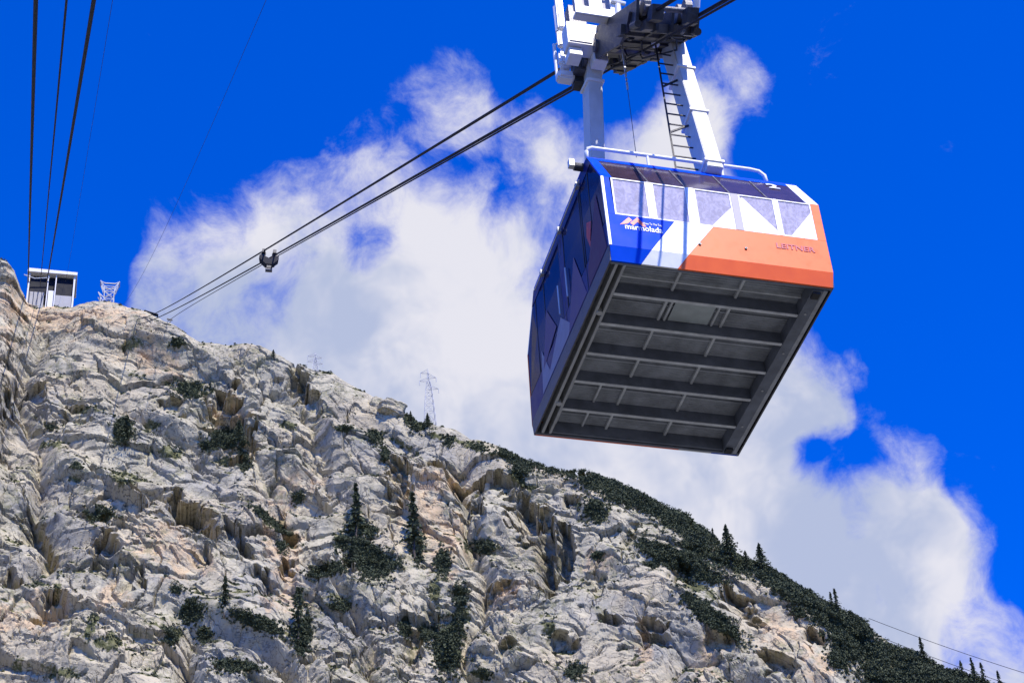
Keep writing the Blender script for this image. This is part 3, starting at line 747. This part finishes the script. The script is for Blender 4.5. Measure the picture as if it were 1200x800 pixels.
# ------------------------------------------------------------------ ropes
C0 = np.array([2.627, 26.572, 20.338]); PSI = 0.293
EX = np.array([math.cos(PSI), math.sin(PSI), 0]); EY = np.array([-math.sin(PSI), math.cos(PSI), 0])
def loc2w(x, y, z): return C0 + EX * x + EY * y + np.array([0, 0, z])
def rope(name, pts, label, cat, rad=.034, grow=.00016, group=None, m='rope_steel', n=7):
    pts = [np.array(p) for p in pts]
    o = MB().tube(pts, [rad + grow * np.linalg.norm(p) for p in pts], n).build(name, m, None, True)
    return tag(o, label, cat, group)
def sagged(A, B, sag, n=60, ext=None):
    """rope A (near) to B (far) hanging in a vertical plane; finer steps near A"""
    t_ = np.linspace(0, 1, n) ** 2.2
    pts = [A + (B - A) * t - np.array([0, 0, 4 * sag * t * (1 - t)]) for t in t_]
    if ext:
        d = (pts[1] - pts[0]); d /= np.linalg.norm(d); pts = [pts[0] - d * ext * (1 - k / 4) + np.array([0, 0, 0]) for k in range(4)] + pts
    return pts
ZR, MR = 7.45, .807
hubA = {}
def fit_sag(A, B, tx, ty):
    """sag that takes the rope through the height it has above (tx, ty)"""
    lo, hi = -5.0, 60.0
    for _ in range(40):
        m_ = (lo + hi) / 2; pts = np.array(sagged(A, B, m_, 300)); xs, ys_ = project(pts)
        k = np.argmin(np.abs(xs - tx) + np.where(np.linalg.norm(pts, axis=1) < 40, 1e6, 0))
        if ys_[k] < ty: lo = m_
        else: hi = m_
    return m_
for x0, zo, far, tg, rad, gr, lb in ((-.45, 0, (160, 374), (280, 311.5), .032, .00013, 'left one of the two thick ropes carrying the gondola'),
                        (.27, 0, (158, 380), (290, 316.5), .032, .00013, 'right one of the two thick ropes carrying the gondola'),
                        (-.09, -.42, (196, 377), (280, 326), .018, .00010, 'thin haul rope just below the two thick gondola ropes')):
    A = loc2w(x0, 0, ZR + zo); B = at_px(*far, 784)
    sg = fit_sag(A, B, *tg); print('sag', sg)
    pts = sagged(A, B, sg, 110, 60)
    if zo == 0: hubA[x0] = pts
    rope('track_rope' if zo == 0 else 'haul_rope', pts, lb, 'rope', rad, gr, 'ropes on the gondola side')
for top, far, dn, rad, lb in (((42, 0), (33.5, 330), 40, .038, 'thick rope at the far left edge, running down to the station'), ((110, 0), (54.5, 331), 40, .036, 'thick rope on the left, second thick one from the edge'),
                          ((78, 0), (47, 336), 43, .022, 'thinner haul rope between the two thick ropes on the left')):
    A = ray(*top) * dn; B = at_px(*far, 788)
    pts = sagged(A, B, 1.2, 50, 30)
    rope('track_rope' if rad > .03 else 'haul_rope', pts, lb, 'rope', rad, .00019 if rad > .03 else .00010, 'ropes of the left track')
for top, far, dn, rad, lb in (((132, 0), (76, 330), 70, .006, 'hair thin signal cable right of the left hand ropes'), ((312, 0), (128, 340), 90, .007, 'hair thin cable crossing the blue sky above the cloud')):
    A = ray(*top) * dn; B = at_px(*far, 795)
    rope('signal_cable', sagged(A, B, 14 if top[0] > 200 else 4, 50, 30), lb, 'cable', rad, .00003, None, 'rope_steel')
for a_, b_, lb in (((1018, 724), (1260, 806), 'upper power line sloping off the right ridge'), ((1022, 742), (1260, 826), 'lower power line sloping off the right ridge')):
    A = at_px(*a_, 720); B = at_px(*b_, 700)
    pts = [A + (B - A) * t - np.array([0, 0, 4 * 1.2 * t * (1 - t)]) for t in np.linspace(0, 1, 24)]
    rope('power_line', pts, lb, 'power line', .10, 0, 'power lines on the right')

# rope rider that keeps the two track ropes apart
def on_rope(x0, px):
    pts = np.array(hubA[x0]); xs, _ = project(pts); k = np.argmin(np.where(np.linalg.norm(pts, axis=1) > 45, np.abs(xs - px), 1e9))
    k = max(1, k); kk = k - 1 if (xs[k] - px) * (xs[k - 1] - px) < 0 else min(k + 1, len(pts) - 1)
    f = (px - xs[k]) / (xs[kk] - xs[k]); return pts[k] + (pts[kk] - pts[k]) * f
PL = on_rope(-.45, 307); PRr = on_rope(.27, 324)
tdir = np.array(on_rope(-.45, 300)) - PL; tdir /= np.linalg.norm(tdir)
mid = (PL + PRr) / 2; gap = np.linalg.norm((PRr - PL) - tdir * ((PRr - PL) @ tdir))
rr_ = empty('rope_rider', mid - np.array([0, 0, .75]), math.atan2((PRr - PL)[1], (PRr - PL)[0]) * 0 + math.atan2(-tdir[0], tdir[1]))
tag(rr_, 'dark U-shaped rope rider clamped between the gondola ropes left of centre', 'rope rider')
g2 = gap / 2; zb_ = .75
print('rider gap', gap, np.linalg.norm(mid))
kq = 1.45; mat('yoke_steel', (.035, .036, .042), .7, .0, .3, 3, spec=.1)
for sx in (-1, 1):
    MB().box((sx * g2, 0, zb_ - .03), (.20, .5, .26)).beam((sx * g2, 0, zb_ - .05), (sx * (g2 + .12), 0, zb_ - .34 * kq), .2, .3).build('clamp', 'dark_steel', rr_)
MB().prism([(x_, -.2, zb_ + z_ * kq) for x_, z_ in ((-g2 - .26, -.24), (-g2 * .4, -.34), (g2 * .1, -.42), (g2 * .5, -.34), (g2 + .26, -.22), (g2 + .24, -.44), (.2, -.72), (-.2, -.72), (-g2 - .22, -.46))], (0, .4, 0)).build('yoke', 'yoke_steel', rr_)
MB().cyl((-.2, 0, -.62), (.2, 0, -.62), .13).build('guide_roller', 'mid_steel', rr_)
MB().box((0, 0, -.44), (.28, .3, .24)).build('roller_bracket', 'dark_steel', rr_)
MB().beam((g2 + .06, 0, zb_ - .45), (g2 - .02, 0, zb_ - 1.1), .06).build('stop_pin', 'dark_steel', rr_)

# ------------------------------------------------------------------ the cable car
car = empty('cable_car', C0, PSI); tag(car, 'blue white and orange cable car gondola hanging from its rope carriage', 'cable car')
W2, L2 = 1.8, 2.327
Z1, Z2, Z3 = .245, 1.698, 2.65
B0, B2, B3 = .065, .045, .638
ZW = .91                                               # window sill
def yF(z):                                             # near end profile
    if z <= Z1: return -(L2 - B0 * (1 - z / Z1))
    if z <= Z2: return -(L2 - B2 * (z - Z1) / (Z2 - Z1))
    return -(L2 - B2 - (B3 - B2) * (z - Z2) / (Z3 - Z2))
def fpoly(poly, proud=0.0):                            # (x, z) on the end face -> 3-D
    return [(x, yF(z) - proud, z) for x, z in poly]
def panel(name, poly, m, parent, proud=0.0, th=.03): return MB().prism(fpoly(poly, proud), (0, th, 0)).build(name, m, parent)
ends = []
def make_end(rot):
    e = empty('end_wall', (0, 0, 0), rot, car)
    def bw(z): return -1.31 + (z - 0) * (.60 / .90)     # blue / white edge
    def wo_(z): return -.73 + z * (.655 / .90)           # white / orange edge
    s0, s1 = 0.0, Z1
    WB = W2 - .02
    panel('skirt_panel', [(-WB, s0), (bw(s0), s0), (bw(s1), s1), (-W2, s1)], 'blue_paint', e)
    panel('skirt_panel', [(bw(s0) + .004, s0), (wo_(s0), s0), (wo_(s1), s1), (bw(s1) + .004, s1)], 'white_paint', e)
    panel('skirt_panel', [(wo_(s0) + .004, s0), (WB, s0), (W2, s1), (wo_(s1) + .004, s1)], 'orange_paint', e)
    t0, t1 = Z1 + .004, ZW
    panel('belt_panel', [(-W2, t0), (bw(t0), t0), (bw(t1), t1), (-W2, t1)], 'blue_paint', e)
    panel('belt_panel', [(bw(t0) + .004, t0), (wo_(t0), t0), (wo_(t1), t1), (bw(t1) + .004, t1)], 'white_paint', e)
    panel('belt_panel', [(wo_(t0) + .004, t0), (W2, t0), (W2, t1), (wo_(t1) + .004, t1)], 'orange_paint', e)
    v0, v1 = ZW + .004, Z2
    panel('corner_post', [(-W2, v0), (-1.655, v0), (-1.675, v1), (-W2, v1)], 'blue_paint', e)
    panel('corner_post', [(1.66, v0), (W2, v0), (W2, v1), (1.66, v1)], 'orange_paint', e)
    panel('edge_trim', [(-W2 - .012, Z1 + .01), (-W2 + .03, Z1 + .01), (-W2 + .03, Z2), (-W2 - .012, Z2)], 'white_paint', e, .008, .03)
    wins = [(-1.65, -1.08), (-.99, -.425), (-.30, .31), (.44, 1.03), (1.085, 1.655)]
    for k in range(4):
        a, b = wins[k][1], wins[k + 1][0]
        panel('mullion', [(a + .004, v0), (b - .004, v0), (b - .004, v1), (a + .004, v1)], 'film_white' if k != 2 else 'interior', e, .004)
    films = {2: [[(-.075, ZW + .03), (.295, ZW + .03), (.295, 1.385)]], 3: [[(.455, ZW + .03), (1.015, ZW + .03), (1.015, 1.0), (.50, 1.645), (.455, 1.59)]],
             4: [[(1.23, ZW + .03), (1.64, ZW + .03), (1.64, 1.50)], [(1.10, ZW + .012), (1.10, .95), (1.135, ZW + .012)]]}
    for k, (a, b) in enumerate(wins):
        w = panel('window', [(a, v0), (b, v0), (b, v1 - .005), (a, v1 - .005)], 'window_glass', e, -.012, .008)
        fr = MB(); fw_ = .022
        for pol in ([(a, v0), (b, v0), (b, v0 + fw_), (a, v0 + fw_)], [(a, v0 + fw_), (a + fw_, v0 + fw_), (a + fw_, v1 - fw_), (a, v1 - fw_)],
                    [(b - fw_, v0 + fw_), (b, v0 + fw_), (b, v1 - fw_), (b - fw_, v1 - fw_)], [(a, v1 - fw_), (b, v1 - fw_), (b, v1 - .003), (a, v1 - .003)]):
            fr.prism(fpoly(pol, .001), (0, .012, 0))
        fr.build('frame', 'film_white', w)
        for pol in films.get(k, []): panel('film', pol, 'film_white', w, -.004, .005)
    # dark glass slope above
    sk = [-1.62, -1.02, -.42, .32, .95, 1.62]
    for k in range(5):
        a, b = sk[k], sk[k + 1]
        panel('skylight', [(a + .004, Z2 + .02), (b - .03, Z2 + .02), (b - .03, Z3 - .10), (a + .004, Z3 - .10)], 'sky_glass', e, -.006, .012)
        if k < 4: panel('skylight_bar', [(b - .027, Z2 + .02), (b + .001, Z2 + .02), (b + .001, Z3 - .10), (b - .027, Z3 - .10)], 'mid_steel', e, .004, .02)
    panel('skylight_rim', [(-W2, Z2 + .004), (-1.625, Z2 + .004), (-1.625, Z3), (-W2 + .015, Z3)], 'blue_paint', e)
    panel('skylight_rim', [(1.6, Z2 + .004), (W2, Z2 + .004), (W2 - .015, Z3), (1.6, Z3)], 'film_white', e)
    panel('roof_edge', [(-1.62, Z3 - .097), (1.596, Z3 - .097), (1.596, Z3), (-1.62, Z3)], 'blue_paint', e)
    panel('sill_seal', [(-1.62, Z2 + .0), (1.6, Z2 + .0), (1.6, Z2 + .018), (-1.62, Z2 + .018)], 'rubber', e, -.002, .02)
    # lettering
    dz = (yF(1.0) - yF(.5)) / .5; up_ = np.array((0, dz, 1.0)); up_ /= np.linalg.norm(up_)
    def on(x, z, pr=.004): return (x, yF(z) - pr, z)
    text_mesh('lettering', 'marmolada', 'white_paint', e, on(-1.52, .625), (1, 0, 0), up_, .155, .60, bold=.012)
    text_mesh('lettering', 'Move To The Top', 'white_paint', e, on(-1.22, .765), (1, 0, 0), up_, .062, .30)
    text_mesh('lettering', 'LEITNER', 'leitner_ink', e, on(.93, .63), (1, 0, 0), up_, .145, .64, bold=.02)
    for pol in ([(-1.60, .70), (-1.44, .88), (-1.39, .82), (-1.47, .74)], [(-1.43, .76), (-1.30, .90), (-1.17, .72), (-1.23, .715), (-1.31, .80), (-1.38, .715)]):
        panel('emblem', pol, 'logo_red', e, .004, .003)
    du2 = np.array((0, (yF(2.5) - yF(1.9)) / .6, 1.0)); du2 /= np.linalg.norm(du2)
    text_mesh('car_number', '2', 'white_paint', e, (1.18, yF(2.30) - .012, 2.30), (1, 0, 0), du2, .34, .20, bold=.03)
    for x, z in ((-.34, .50), (.41, .53)):
        MB().cyl((x, yF(z) - .02, z), (x, yF(z) + .01, z), .022, 10).build('bolt', 'mid_steel', e)
    MB().lohi((-1.78, yF(0) + .035, -.005), (1.78, yF(0) + .075, ZD_END)).build('bottom_rail', 'web_steel', e)
    dissolve(e)
ZD_END = .22
def dissolve(e):
    a_ = e.rotation_euler.z
    for c in list(e.children): c.parent = car; c.rotation_euler = (0, 0, a_)
    bpy.data.objects.remove(e)
make_end(0.0); make_end(math.pi)

def side(sgn):
    s = empty('side_wall', (0, 0, 0), 0 if sgn < 0 else math.pi, car)
    X0 = -W2
    def spoly(poly, pr=0.0): return [(X0 + .012 * max(0, (z - Z2) / (Z3 - Z2)) - pr, y, z) for y, z in poly]
    def sp(name, poly, m, parent=s, pr=0.0, th=.025): return MB().prism(spoly(poly, pr), (th, 0, 0)).build(name, m, parent)
    def yE(z): return -yF(z) - .004
    sp('sill_panel', [(-yE(0), 0), (yE(0), 0), (yE(.30), .30), (-yE(.30), .30)], 'mid_steel')
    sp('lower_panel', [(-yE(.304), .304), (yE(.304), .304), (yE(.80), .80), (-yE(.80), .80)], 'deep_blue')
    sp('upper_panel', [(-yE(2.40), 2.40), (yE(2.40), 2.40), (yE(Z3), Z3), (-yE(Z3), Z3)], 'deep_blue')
    ys = [-2.27, -1.62, -1.10, -.13, .13, 1.10, 1.62, 2.27]
    def cl(y, z): return max(-yE(z), min(yE(z), y))
    def quadp(a, b, z0, z1):
        zs = [z0, Z2, z1] if z0 < Z2 < z1 else [z0, z1]
        return [(cl(a, z), z) for z in zs] + [(cl(b, z), z) for z in zs[::-1]]
    for k in range(len(ys) - 1):
        a, b = ys[k], ys[k + 1]
        if k == 3:
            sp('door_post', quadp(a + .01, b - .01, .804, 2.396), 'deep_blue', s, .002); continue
        w = sp('window' if k not in (2, 4) else 'door_leaf', quadp(a + .012, b - .012, .83, 2.37), 'side_glass', s, -.006, .01)
        if k in (2, 4):
            MB().tube([(X0 - .03, (b if k == 2 else a) + (-.10 if k == 2 else .10), .95), (X0 - .03, (b if k == 2 else a) + (-.10 if k == 2 else .10), 1.55)], .016, 7).build('handle', 'galv', w)
    for y in ys[1:-1]: sp('window_post', [(y - .012, .804), (y + .012, .804), (y + .012, 2.396), (y - .012, 2.396)], 'rubber', s, .003)
    sp('door_seal', [(-1.19, .31), (-1.17, .31), (-1.17, 2.36), (-1.19, 2.36)], 'rubber', s, .005, .008)
    sp('door_seal', [(-.01, .31), (.01, .31), (.01, 2.36), (-.01, 2.36)], 'rubber', s, .005, .008)
    MB().tube([(X0 - .035, -1.35, 2.47), (X0 - .035, 1.45, 2.47)], .016, 7).build('door_rail', 'galv', s)
    for y in (-1.2, -.1, 1.0): MB().box((X0 - .03, y, 2.47), (.06, .09, .09)).build('rail_bracket', 'grey_steel', s)
    # painted peaks and flame
    for nm, pol, m in (('painted_peak', [(-1.10, .32), (-.05, .32), (-.62, 1.45)], 'peak_lilac'), ('painted_peak', [(-.30, .32), (1.30, .32), (.30, .95)], 'peak_grey'),
                       ('painted_peak', [(.55, .96), (1.42, .72), (1.02, 1.68)], 'peak_lilac'), ('painted_peak', [(1.0, .32), (1.55, .32), (1.45, 1.15)], 'peak_grey'),
                       ('painted_peak', [(-2.20, .32), (-1.24, .32), (-1.24, .62), (-1.95, 1.62)], 'peak_plum'),
                       ('painted_flame', [(-1.55, .72), (-1.50, 1.05), (-1.62, 1.35), (-1.40, 1.50), (-1.34, 1.25), (-1.45, .98)], 'red_paint')):
        sp(nm, pol, m, s, .006 + .001 * random.random(), .003)
    dissolve(s)
mat('peak_lilac', (.15, .10, .18), .5, spec=.2); mat('peak_grey', (.32, .28, .33), .5, spec=.2); mat('peak_plum', (.12, .05, .09), .5, spec=.2)
side(-1); side(1)
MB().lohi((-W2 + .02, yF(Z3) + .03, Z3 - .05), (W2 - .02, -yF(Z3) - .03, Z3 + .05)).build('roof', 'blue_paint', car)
MB().lohi((-W2 + .10, -L2 + .75, 2.56), (W2 - .10, L2 - .75, 2.58)).build('ceiling', 'interior', car)
for y in (-1.55, 1.55):
    MB().tube([(-1.6, y, 2.05), (1.6, y, 2.05)], .03, 8).build('grab_rail', 'seat_pink', car)
for y in (-2.16, 2.16): MB().lohi((-1.62, y - .02, 1.22), (1.62, y + .02, 1.40)).build('padded_rail', 'seat_pink', car)

# underside: deep cross beams below a corrugated deck
ZD = .225
und = MB(); n_r = 80; y0, y1 = -2.15, 2.15; V = []
for i in range(n_r * 4 + 1):
    y = y0 + (y1 - y0) * i / (n_r * 4); zz = ZD + (.0 if (i // 2) % 2 == 0 else .022)
    V += [(-1.66, y, zz), (1.66, y, zz)]
und.add(V, [(2 * i, 2 * i + 1, 2 * i + 3, 2 * i + 2) for i in range(n_r * 4)]); und.build('corrugated_deck', 'deck_steel', car)
MB().lohi((-1.75, -2.2, ZD + .03), (1.75, 2.2, ZD + .07)).build('floor_plate', 'interior', car)
rows = [-2.20, -1.515, -.785, -.03, .705, 1.465, 2.15]
for y in rows[1:-1]:
    cb = MB().lohi((-1.53, y - .012, .001), (1.475, y + .012, ZD - .002)).build('cross_beam', 'web_steel', car)
    MB().lohi((-1.53, y - .028, -.012), (1.475, y + .028, 0)).build('flange', 'rib_steel', cb)
MB().lohi((-1.53, 2.12, .0), (1.475, 2.145, ZD)).build('cross_beam', 'web_steel', car)
MB().lohi((-1.53, -1.76, ZD - .06), (1.475, -1.735, ZD - .001)).build('deck_rib', 'rib_steel', car)
for xs in (-.578, .455):
    for k in range(6):
        MB().lohi((xs - .02, rows[k] + .03, ZD - .055), (xs + .02, rows[k + 1] - .03, ZD - .001)).build('stringer', 'rib_steel', car)
for xs, ka in ((-.99, (4, 5)), (-1.46, (4, 5)), (.30, (1,)), (-.48, (1,))):
    for k in ka: MB().lohi((xs - .016, rows[k] + .03, ZD - .05), (xs + .016, rows[k + 1] - .03, ZD - .001)).build('stringer', 'rib_steel', car)
for k in range(1, 6):
    MB().lohi((-1.53, rows[k] + .36, ZD - .02), (1.475, rows[k] + .385, ZD - .001)).build('deck_rib', 'deck_steel', car)
mat('hatch', (.50, .55, .54), .5, 0, .1, 4)
MB().lohi((-.42, -1.42, ZD - .035), (.24, -.82, ZD - .022)).build('floor_hatch', 'hatch', car)
MB().lohi((-1.575, -2.2, -.02), (-1.535, 2.14, ZD)).build('side_beam', 'grey_steel', car)
MB().lohi((-1.70, -2.2, -.01), (-1.655, 2.16, .10)).build('side_beam', 'grey_steel', car)
MB().lohi((1.48, -2.17, -.02), (1.66, 2.18, ZD)).build('side_beam', 'web_steel', car)
MB().lohi((1.665, -2.17, -.015), (1.73, 2.18, .1)).build('side_beam', 'deck_steel', car)
for y in (-1.05, 1.32): MB().cyl((-1.62, y, -.03), (-1.62, y, .05), .05, 12).build('jack_pad', 'grey_steel', car)
for y in (-1.6, -.6, .4, 1.4): MB().cyl((1.57, y, -.035), (1.57, y, -.021), .02, 8).build('bolt', 'grey_steel', car)
MB().lohi((1.50, -2.14, -.06), (1.62, -2.0, -.021)).build('bumper_pad', 'rubber', car); MB().lohi((1.50, 2.02, -.06), (1.62, 2.14, -.021)).build('bumper_pad', 'rubber', car)

# roof rail, lamp
zr = Z3 + .30
rl = MB().tube([(-1.76, -1.62, Z3 + .02), (-1.755, -1.62, zr - .09), (-1.73, -1.62, zr - .03), (-1.66, -1.62, zr), (1.05, -1.62, zr), (1.20, -1.62, zr - .02), (1.29, -1.62, zr - .10), (1.31, -1.62, Z3 + .02)], .032, 9).build('roof_rail', 'white_paint', car, True)
for x in (-.72, .55): MB().cyl((x, -1.62, Z3 + .04), (x, -1.62, zr), .024, 8).build('rail_post', 'white_paint', rl)
MB().lohi((-2.02, -1.50, Z3 - .02), (-1.93, -1.40, Z3 + .12)).build('roof_lamp', 'white_paint', car)
MB().cyl((-1.93, -1.45, Z3 + .0), (-1.78, -1.45, Z3 + .0), .07).build('lamp_bracket', 'dark_steel', car)

# hanger: two box legs leaning towards each other
def leg(a, b, w, dpt, flanges):
    a = np.array(a); b = np.array(b); o = MB().beam(a, b, w, dpt, (0, 1, 0)).build('hanger_leg', 'leg_paint', car, bevel=.012)
    d = b - a
    for f in flanges:
        c = a + d * f; MB().beam(c, c + d / np.linalg.norm(d) * .05, w + .07, dpt + .05, (0, 1, 0)).build('flange', 'white_paint', o)
    return o
lg2a, lg2b = np.array((.37, -1.58, 2.68)), np.array((.37, -.72, 7.0))
leg(lg2a, lg2b, .27, .46, (.03, .36, .66))
lg1a, lg1b = np.array((-.60, 1.69, 2.68)), np.array((-.60, .72, 7.7))
leg(lg1a, lg1b, .26, .42, (.03, .86))
ld = empty('ladder', (0, 0, 0), 0, car)
dl = lg2b - lg2a
rc = np.array((-.17, -1.43, 2.80)); rd_ = np.array((.0, -.92, 6.50))
def leg_at(z): return lg2a + dl * (z - lg2a[2]) / dl[2]
MB().beam(rc, rd_, .03, .03).build('ladder_rail', 'dark_steel', ld)
for k in range(13):
    pz = rc + (rd_ - rc) * (k + .7) / 13; MB().beam(pz, (.235, pz[1], pz[2]), .02).build('rung', 'dark_steel', ld)
for f in (.30, .64):
    pz = rc + (rd_ - rc) * f; MB().beam(pz, (.235, pz[1], pz[2] + .22), .03).build('ladder_bracket', 'dark_steel', ld)
MB().cyl(rd_ + np.array((0, 0, -.1)), rd_ + np.array((0, 0, .25)), .075, 10).build('work_lamp', 'white_paint', car)

# carriage on the ropes: axes T along the rope (uphill), S across, U normal
Tn = np.array((.07, 1.0, MR)); Tn /= np.linalg.norm(Tn); Sn = np.array((1.0, -.07, 0)); Sn -= Tn * (Sn @ Tn); Sn /= np.linalg.norm(Sn); Un = np.cross(Sn, Tn)
O_ = np.array((-.10, 0, ZR))
def cp(s, t_, u): return O_ + Sn * s + Tn * t_ + Un * u
AX = (Sn, Tn, Un)
def cbox(mb, s, t_, u, ds, dt, du_): return mb.box(cp(s, t_, u), (ds, dt, du_), AX)
T0, T1 = -3.1, 2.75
cr = empty('carriage', (0, 0, 0), 0, car)
for s in (-.52, .52):
    mb = MB(); cbox(mb, s, (T0 + T1) / 2, .05, .05, T1 - T0 - .6, .46); mb.build('side_plate', 'dark_steel', cr, bevel=.01)
for s in (-.13, .13):
    mb = MB(); cbox(mb, s, (T0 + T1) / 2, .0, .05, T1 - T0 - .9, .40); mb.build('inner_plate', 'dark_steel', cr)
nW = 11
for k in range(nW):
    t_ = T0 + .45 + (T1 - T0 - .9) * k / (nW - 1)
    for s in (-.36, .36):
        MB().cyl(cp(s - .06, t_, .20), cp(s + .06, t_, .20), .17, 18).build('running_wheel', 'mid_steel', cr)
    if k % 2 == 0:
        mb = MB(); cbox(mb, 0, t_ + .25, -.12, 1.1, .10, .16); mb.build('cross_tie', 'mid_steel', cr)
rg = random.Random(5)
for k in range(40):
    t_ = rg.uniform(T0 + .2, T1 - .2); s = rg.choice((-.55, -.32, 0, .32, .55)) + rg.uniform(-.05, .05); L = rg.uniform(.12, .42)
    mb = MB()
    if rg.random() < .5: cbox(mb, s, t_, -.14 - rg.uniform(0, .10), rg.uniform(.08, .2), L, rg.uniform(.08, .2)); nm = 'brake_block'
    else: mb.cyl(cp(s, t_ - L / 2, -.18), cp(s, t_ + L / 2, -.18 - rg.uniform(-.04, .06)), rg.uniform(.025, .07), 10); nm = 'hydraulic_cylinder'
    mb.build(nm, rg.choice(('dark_steel', 'mid_steel', 'dark_steel')), cr)
for k in range(6):
    s0 = rg.uniform(-.5, .5); a = rg.uniform(T0 + .4, .5)
    MB().tube([cp(s0, a, -.2), cp(s0 + .1, a + .3, -.36), cp(s0 - .05, a + .8, -.38), cp(s0, a + 1.3, -.2)], .016, 6).build('hose', 'rubber', cr)
for s, u0, ta in ((-.6, -.38, 2.4), (.6, -.20, 3.3)):
    mb = MB(); mb.prism([cp(s, -2.5, .1), cp(s, ta, .1), cp(s, ta - .1, u0), cp(s, -1.9, u0), cp(s, -2.3, u0 * .6)], Sn * .05 * (1 if s < 0 else -1)); mb.build('pivot_plate', 'dark_steel', cr)
for k in range(9):
    mb = MB(); cbox(mb, 0, -2.1 + k * .5, -.12 - .05 * (k % 3), 1.08, .47, .05); mb.build('belly_plate', ('dark_steel', 'mid_steel', 'dark_steel')[k % 3], cr)
for k in range(8):
    mb = MB(); cbox(mb, .64, -2.2 + k * .62, -.04 + .06 * (k % 2), .06, .34, .26); mb.build('guard_box', 'dark_steel', cr)
MB().cyl(cp(-.66, -.05, -.16), cp(.66, -.05, -.16), .12, 18).build('pivot_axle', 'mid_steel', cr)
for t_, d_ in ((T0, -1), (T1, 1)):
    for s in (-.3, .3):
        mb = MB(); cbox(mb, s, t_ + d_ * .08, .0, .20, .34, .26); mb.build('rope_scraper', 'dark_steel', cr)
    MB().cyl(cp(-.45, t_ - d_ * .1, .12), cp(.45, t_ - d_ * .1, .12), .05).build('end_bar', 'mid_steel', cr)
MB().tube([cp(.42, -2.2, .02), cp(.50, -2.65, .10), cp(.44, -2.95, .25)], .03, 7).build('cable_loop', 'galv', cr)
MB().cyl(cp(.45, -2.95, .2), cp(.45, -2.95, .36), .06).build('signal_lamp', 'white_paint', cr)
# white service basket on the left of the carriage
sb = empty('service_basket', (0, 0, 0), 0, car)
def fbox(name, a, b, m='white_paint', parent=sb, bv=.008): return MB().lohi(a, b).build(name, m, parent, bevel=bv)
bx0, bx1, by = -1.30, -.52, -.62
zb0, zt = 7.30, 8.12
fbox('front_panel', (bx0, by, zb0), (bx1, by + .04, zb0 + .20))
for xa, wa in ((bx0, .13), (bx0 + .27, .24), (bx1 - .11, .11)): fbox('upright', (xa, by, zb0 + .203), (xa + wa, by + .04, zt))
fbox('top_rail', (bx0 - .02, by - .03, zb0 + .78), (bx1 + .10, by + .02 - .025, zb0 + .84))
fbox('back_panel', (bx0 + .02, by + .16, zb0 + .21), (bx1 - .02, by + .19, zt), 'interior')
fbox('basket_floor', (bx0, by + .045, zb0), (bx1, by + .20, zb0 + .05))
fbox('cabinet', (bx0 + .10, .22, 7.42), (-.50, .55, 7.98))
fbox('cabinet_door', (bx0 + .13, .20, 7.46), (-.74, .216, 7.94)); fbox('cabinet_door', (-.72, .20, 7.46), (-.53, .216, 7.94))
fbox('motor_housing', (-.70, .30, 7.16), (-.44, .56, 7.40)); fbox('motor_housing', (-1.16, .30, 7.22), (-.92, .6, 7.40))
# boxes and tubes further left and uphill
for a, b in (((-1.20, .66, 8.3), (-1.06, .80, 9.2)), ((-1.22, .70, 7.85), (-1.10, .82, 8.25)), ((-1.20, .78, 7.48), (-1.06, .92, 7.80))): fbox('battery_box', a, b, bv=.03)
fbox('floodlight', (-1.22, .86, 7.20), (-.90, 1.10, 7.40), bv=.04)
MB().lohi((-.89, .90, 7.16), (-.70, 1.15, 7.42)).build('floodlight_bracket', 'dark_steel', sb)
fbox('floodlight', (-1.16, .80, 7.42), (-.98, .98, 7.60), bv=.03)
MB().tube([(-1.10, 1.30, 7.55), (-1.10, 1.30, 8.05), (-1.0, 1.30, 8.12), (-.86, 1.30, 8.12)], .035, 8).build('guard_rail', 'white_paint', sb)
MB().tube([(-1.06, 1.42, 8.15), (-1.06, 1.42, 8.62), (-.96, 1.42, 8.70), (-.80, 1.42, 8.70)], .035, 8).build('guard_rail', 'white_paint', sb)
MB().tube([(-.95, 1.30, 8.1), (-.95, 1.32, 8.6)], .035, 8).build('guard_rail', 'white_paint', sb)
MB().tube([(-1.02, 1.20, 8.75), (-1.02, 1.22, 9.45)], .06, 8).build('guard_rail', 'white_paint', sb)
MB().lohi((-.95, .72, 7.3), (-.62, .95, 9.0)).build('support_column', 'mid_steel', sb)
MB().tube([(-.50, -.64, 7.62), (-.50, -.60, 6.86)], .055, 10).build('hoist_tube', 'white_paint', sb)
MB().tube([(-.62, -.66, 7.70), (-.36, -.66, 7.66)], .04, 8).build('hoist_arm', 'white_paint', sb)
ch = MB(); zc = 6.86
hz = MB().cyl((-.50, -.60, 3.9), (-.50, -.60, 6.9), .006, 5).build('hoist_wire', 'mid_steel', sb)
for k in range(16):
    zc -= .045 + .07 * rg.random(); MB().box((-.50, -.60, zc), (.03, .03, .05 + .05 * (k % 5 == 0))).build('chain_link', 'galv', sb)
# lug plates where the far leg meets the carriage
MB().lohi((-.80, .55, 7.35), (-.74, .95, 7.95)).build('lug_plate', 'mid_steel', cr); MB().lohi((-.46, .55, 7.30), (-.40, .95, 7.90)).build('lug_plate', 'white_paint', cr)
MB().lohi((.20, -.92, 6.75), (.26, -.50, 7.35)).build('lug_plate', 'dark_steel', cr); MB().lohi((.48, -.92, 6.75), (.54, -.50, 7.35)).build('lug_plate', 'dark_steel', cr)
print('verts', len(Vm), 'scrub', len(cent))
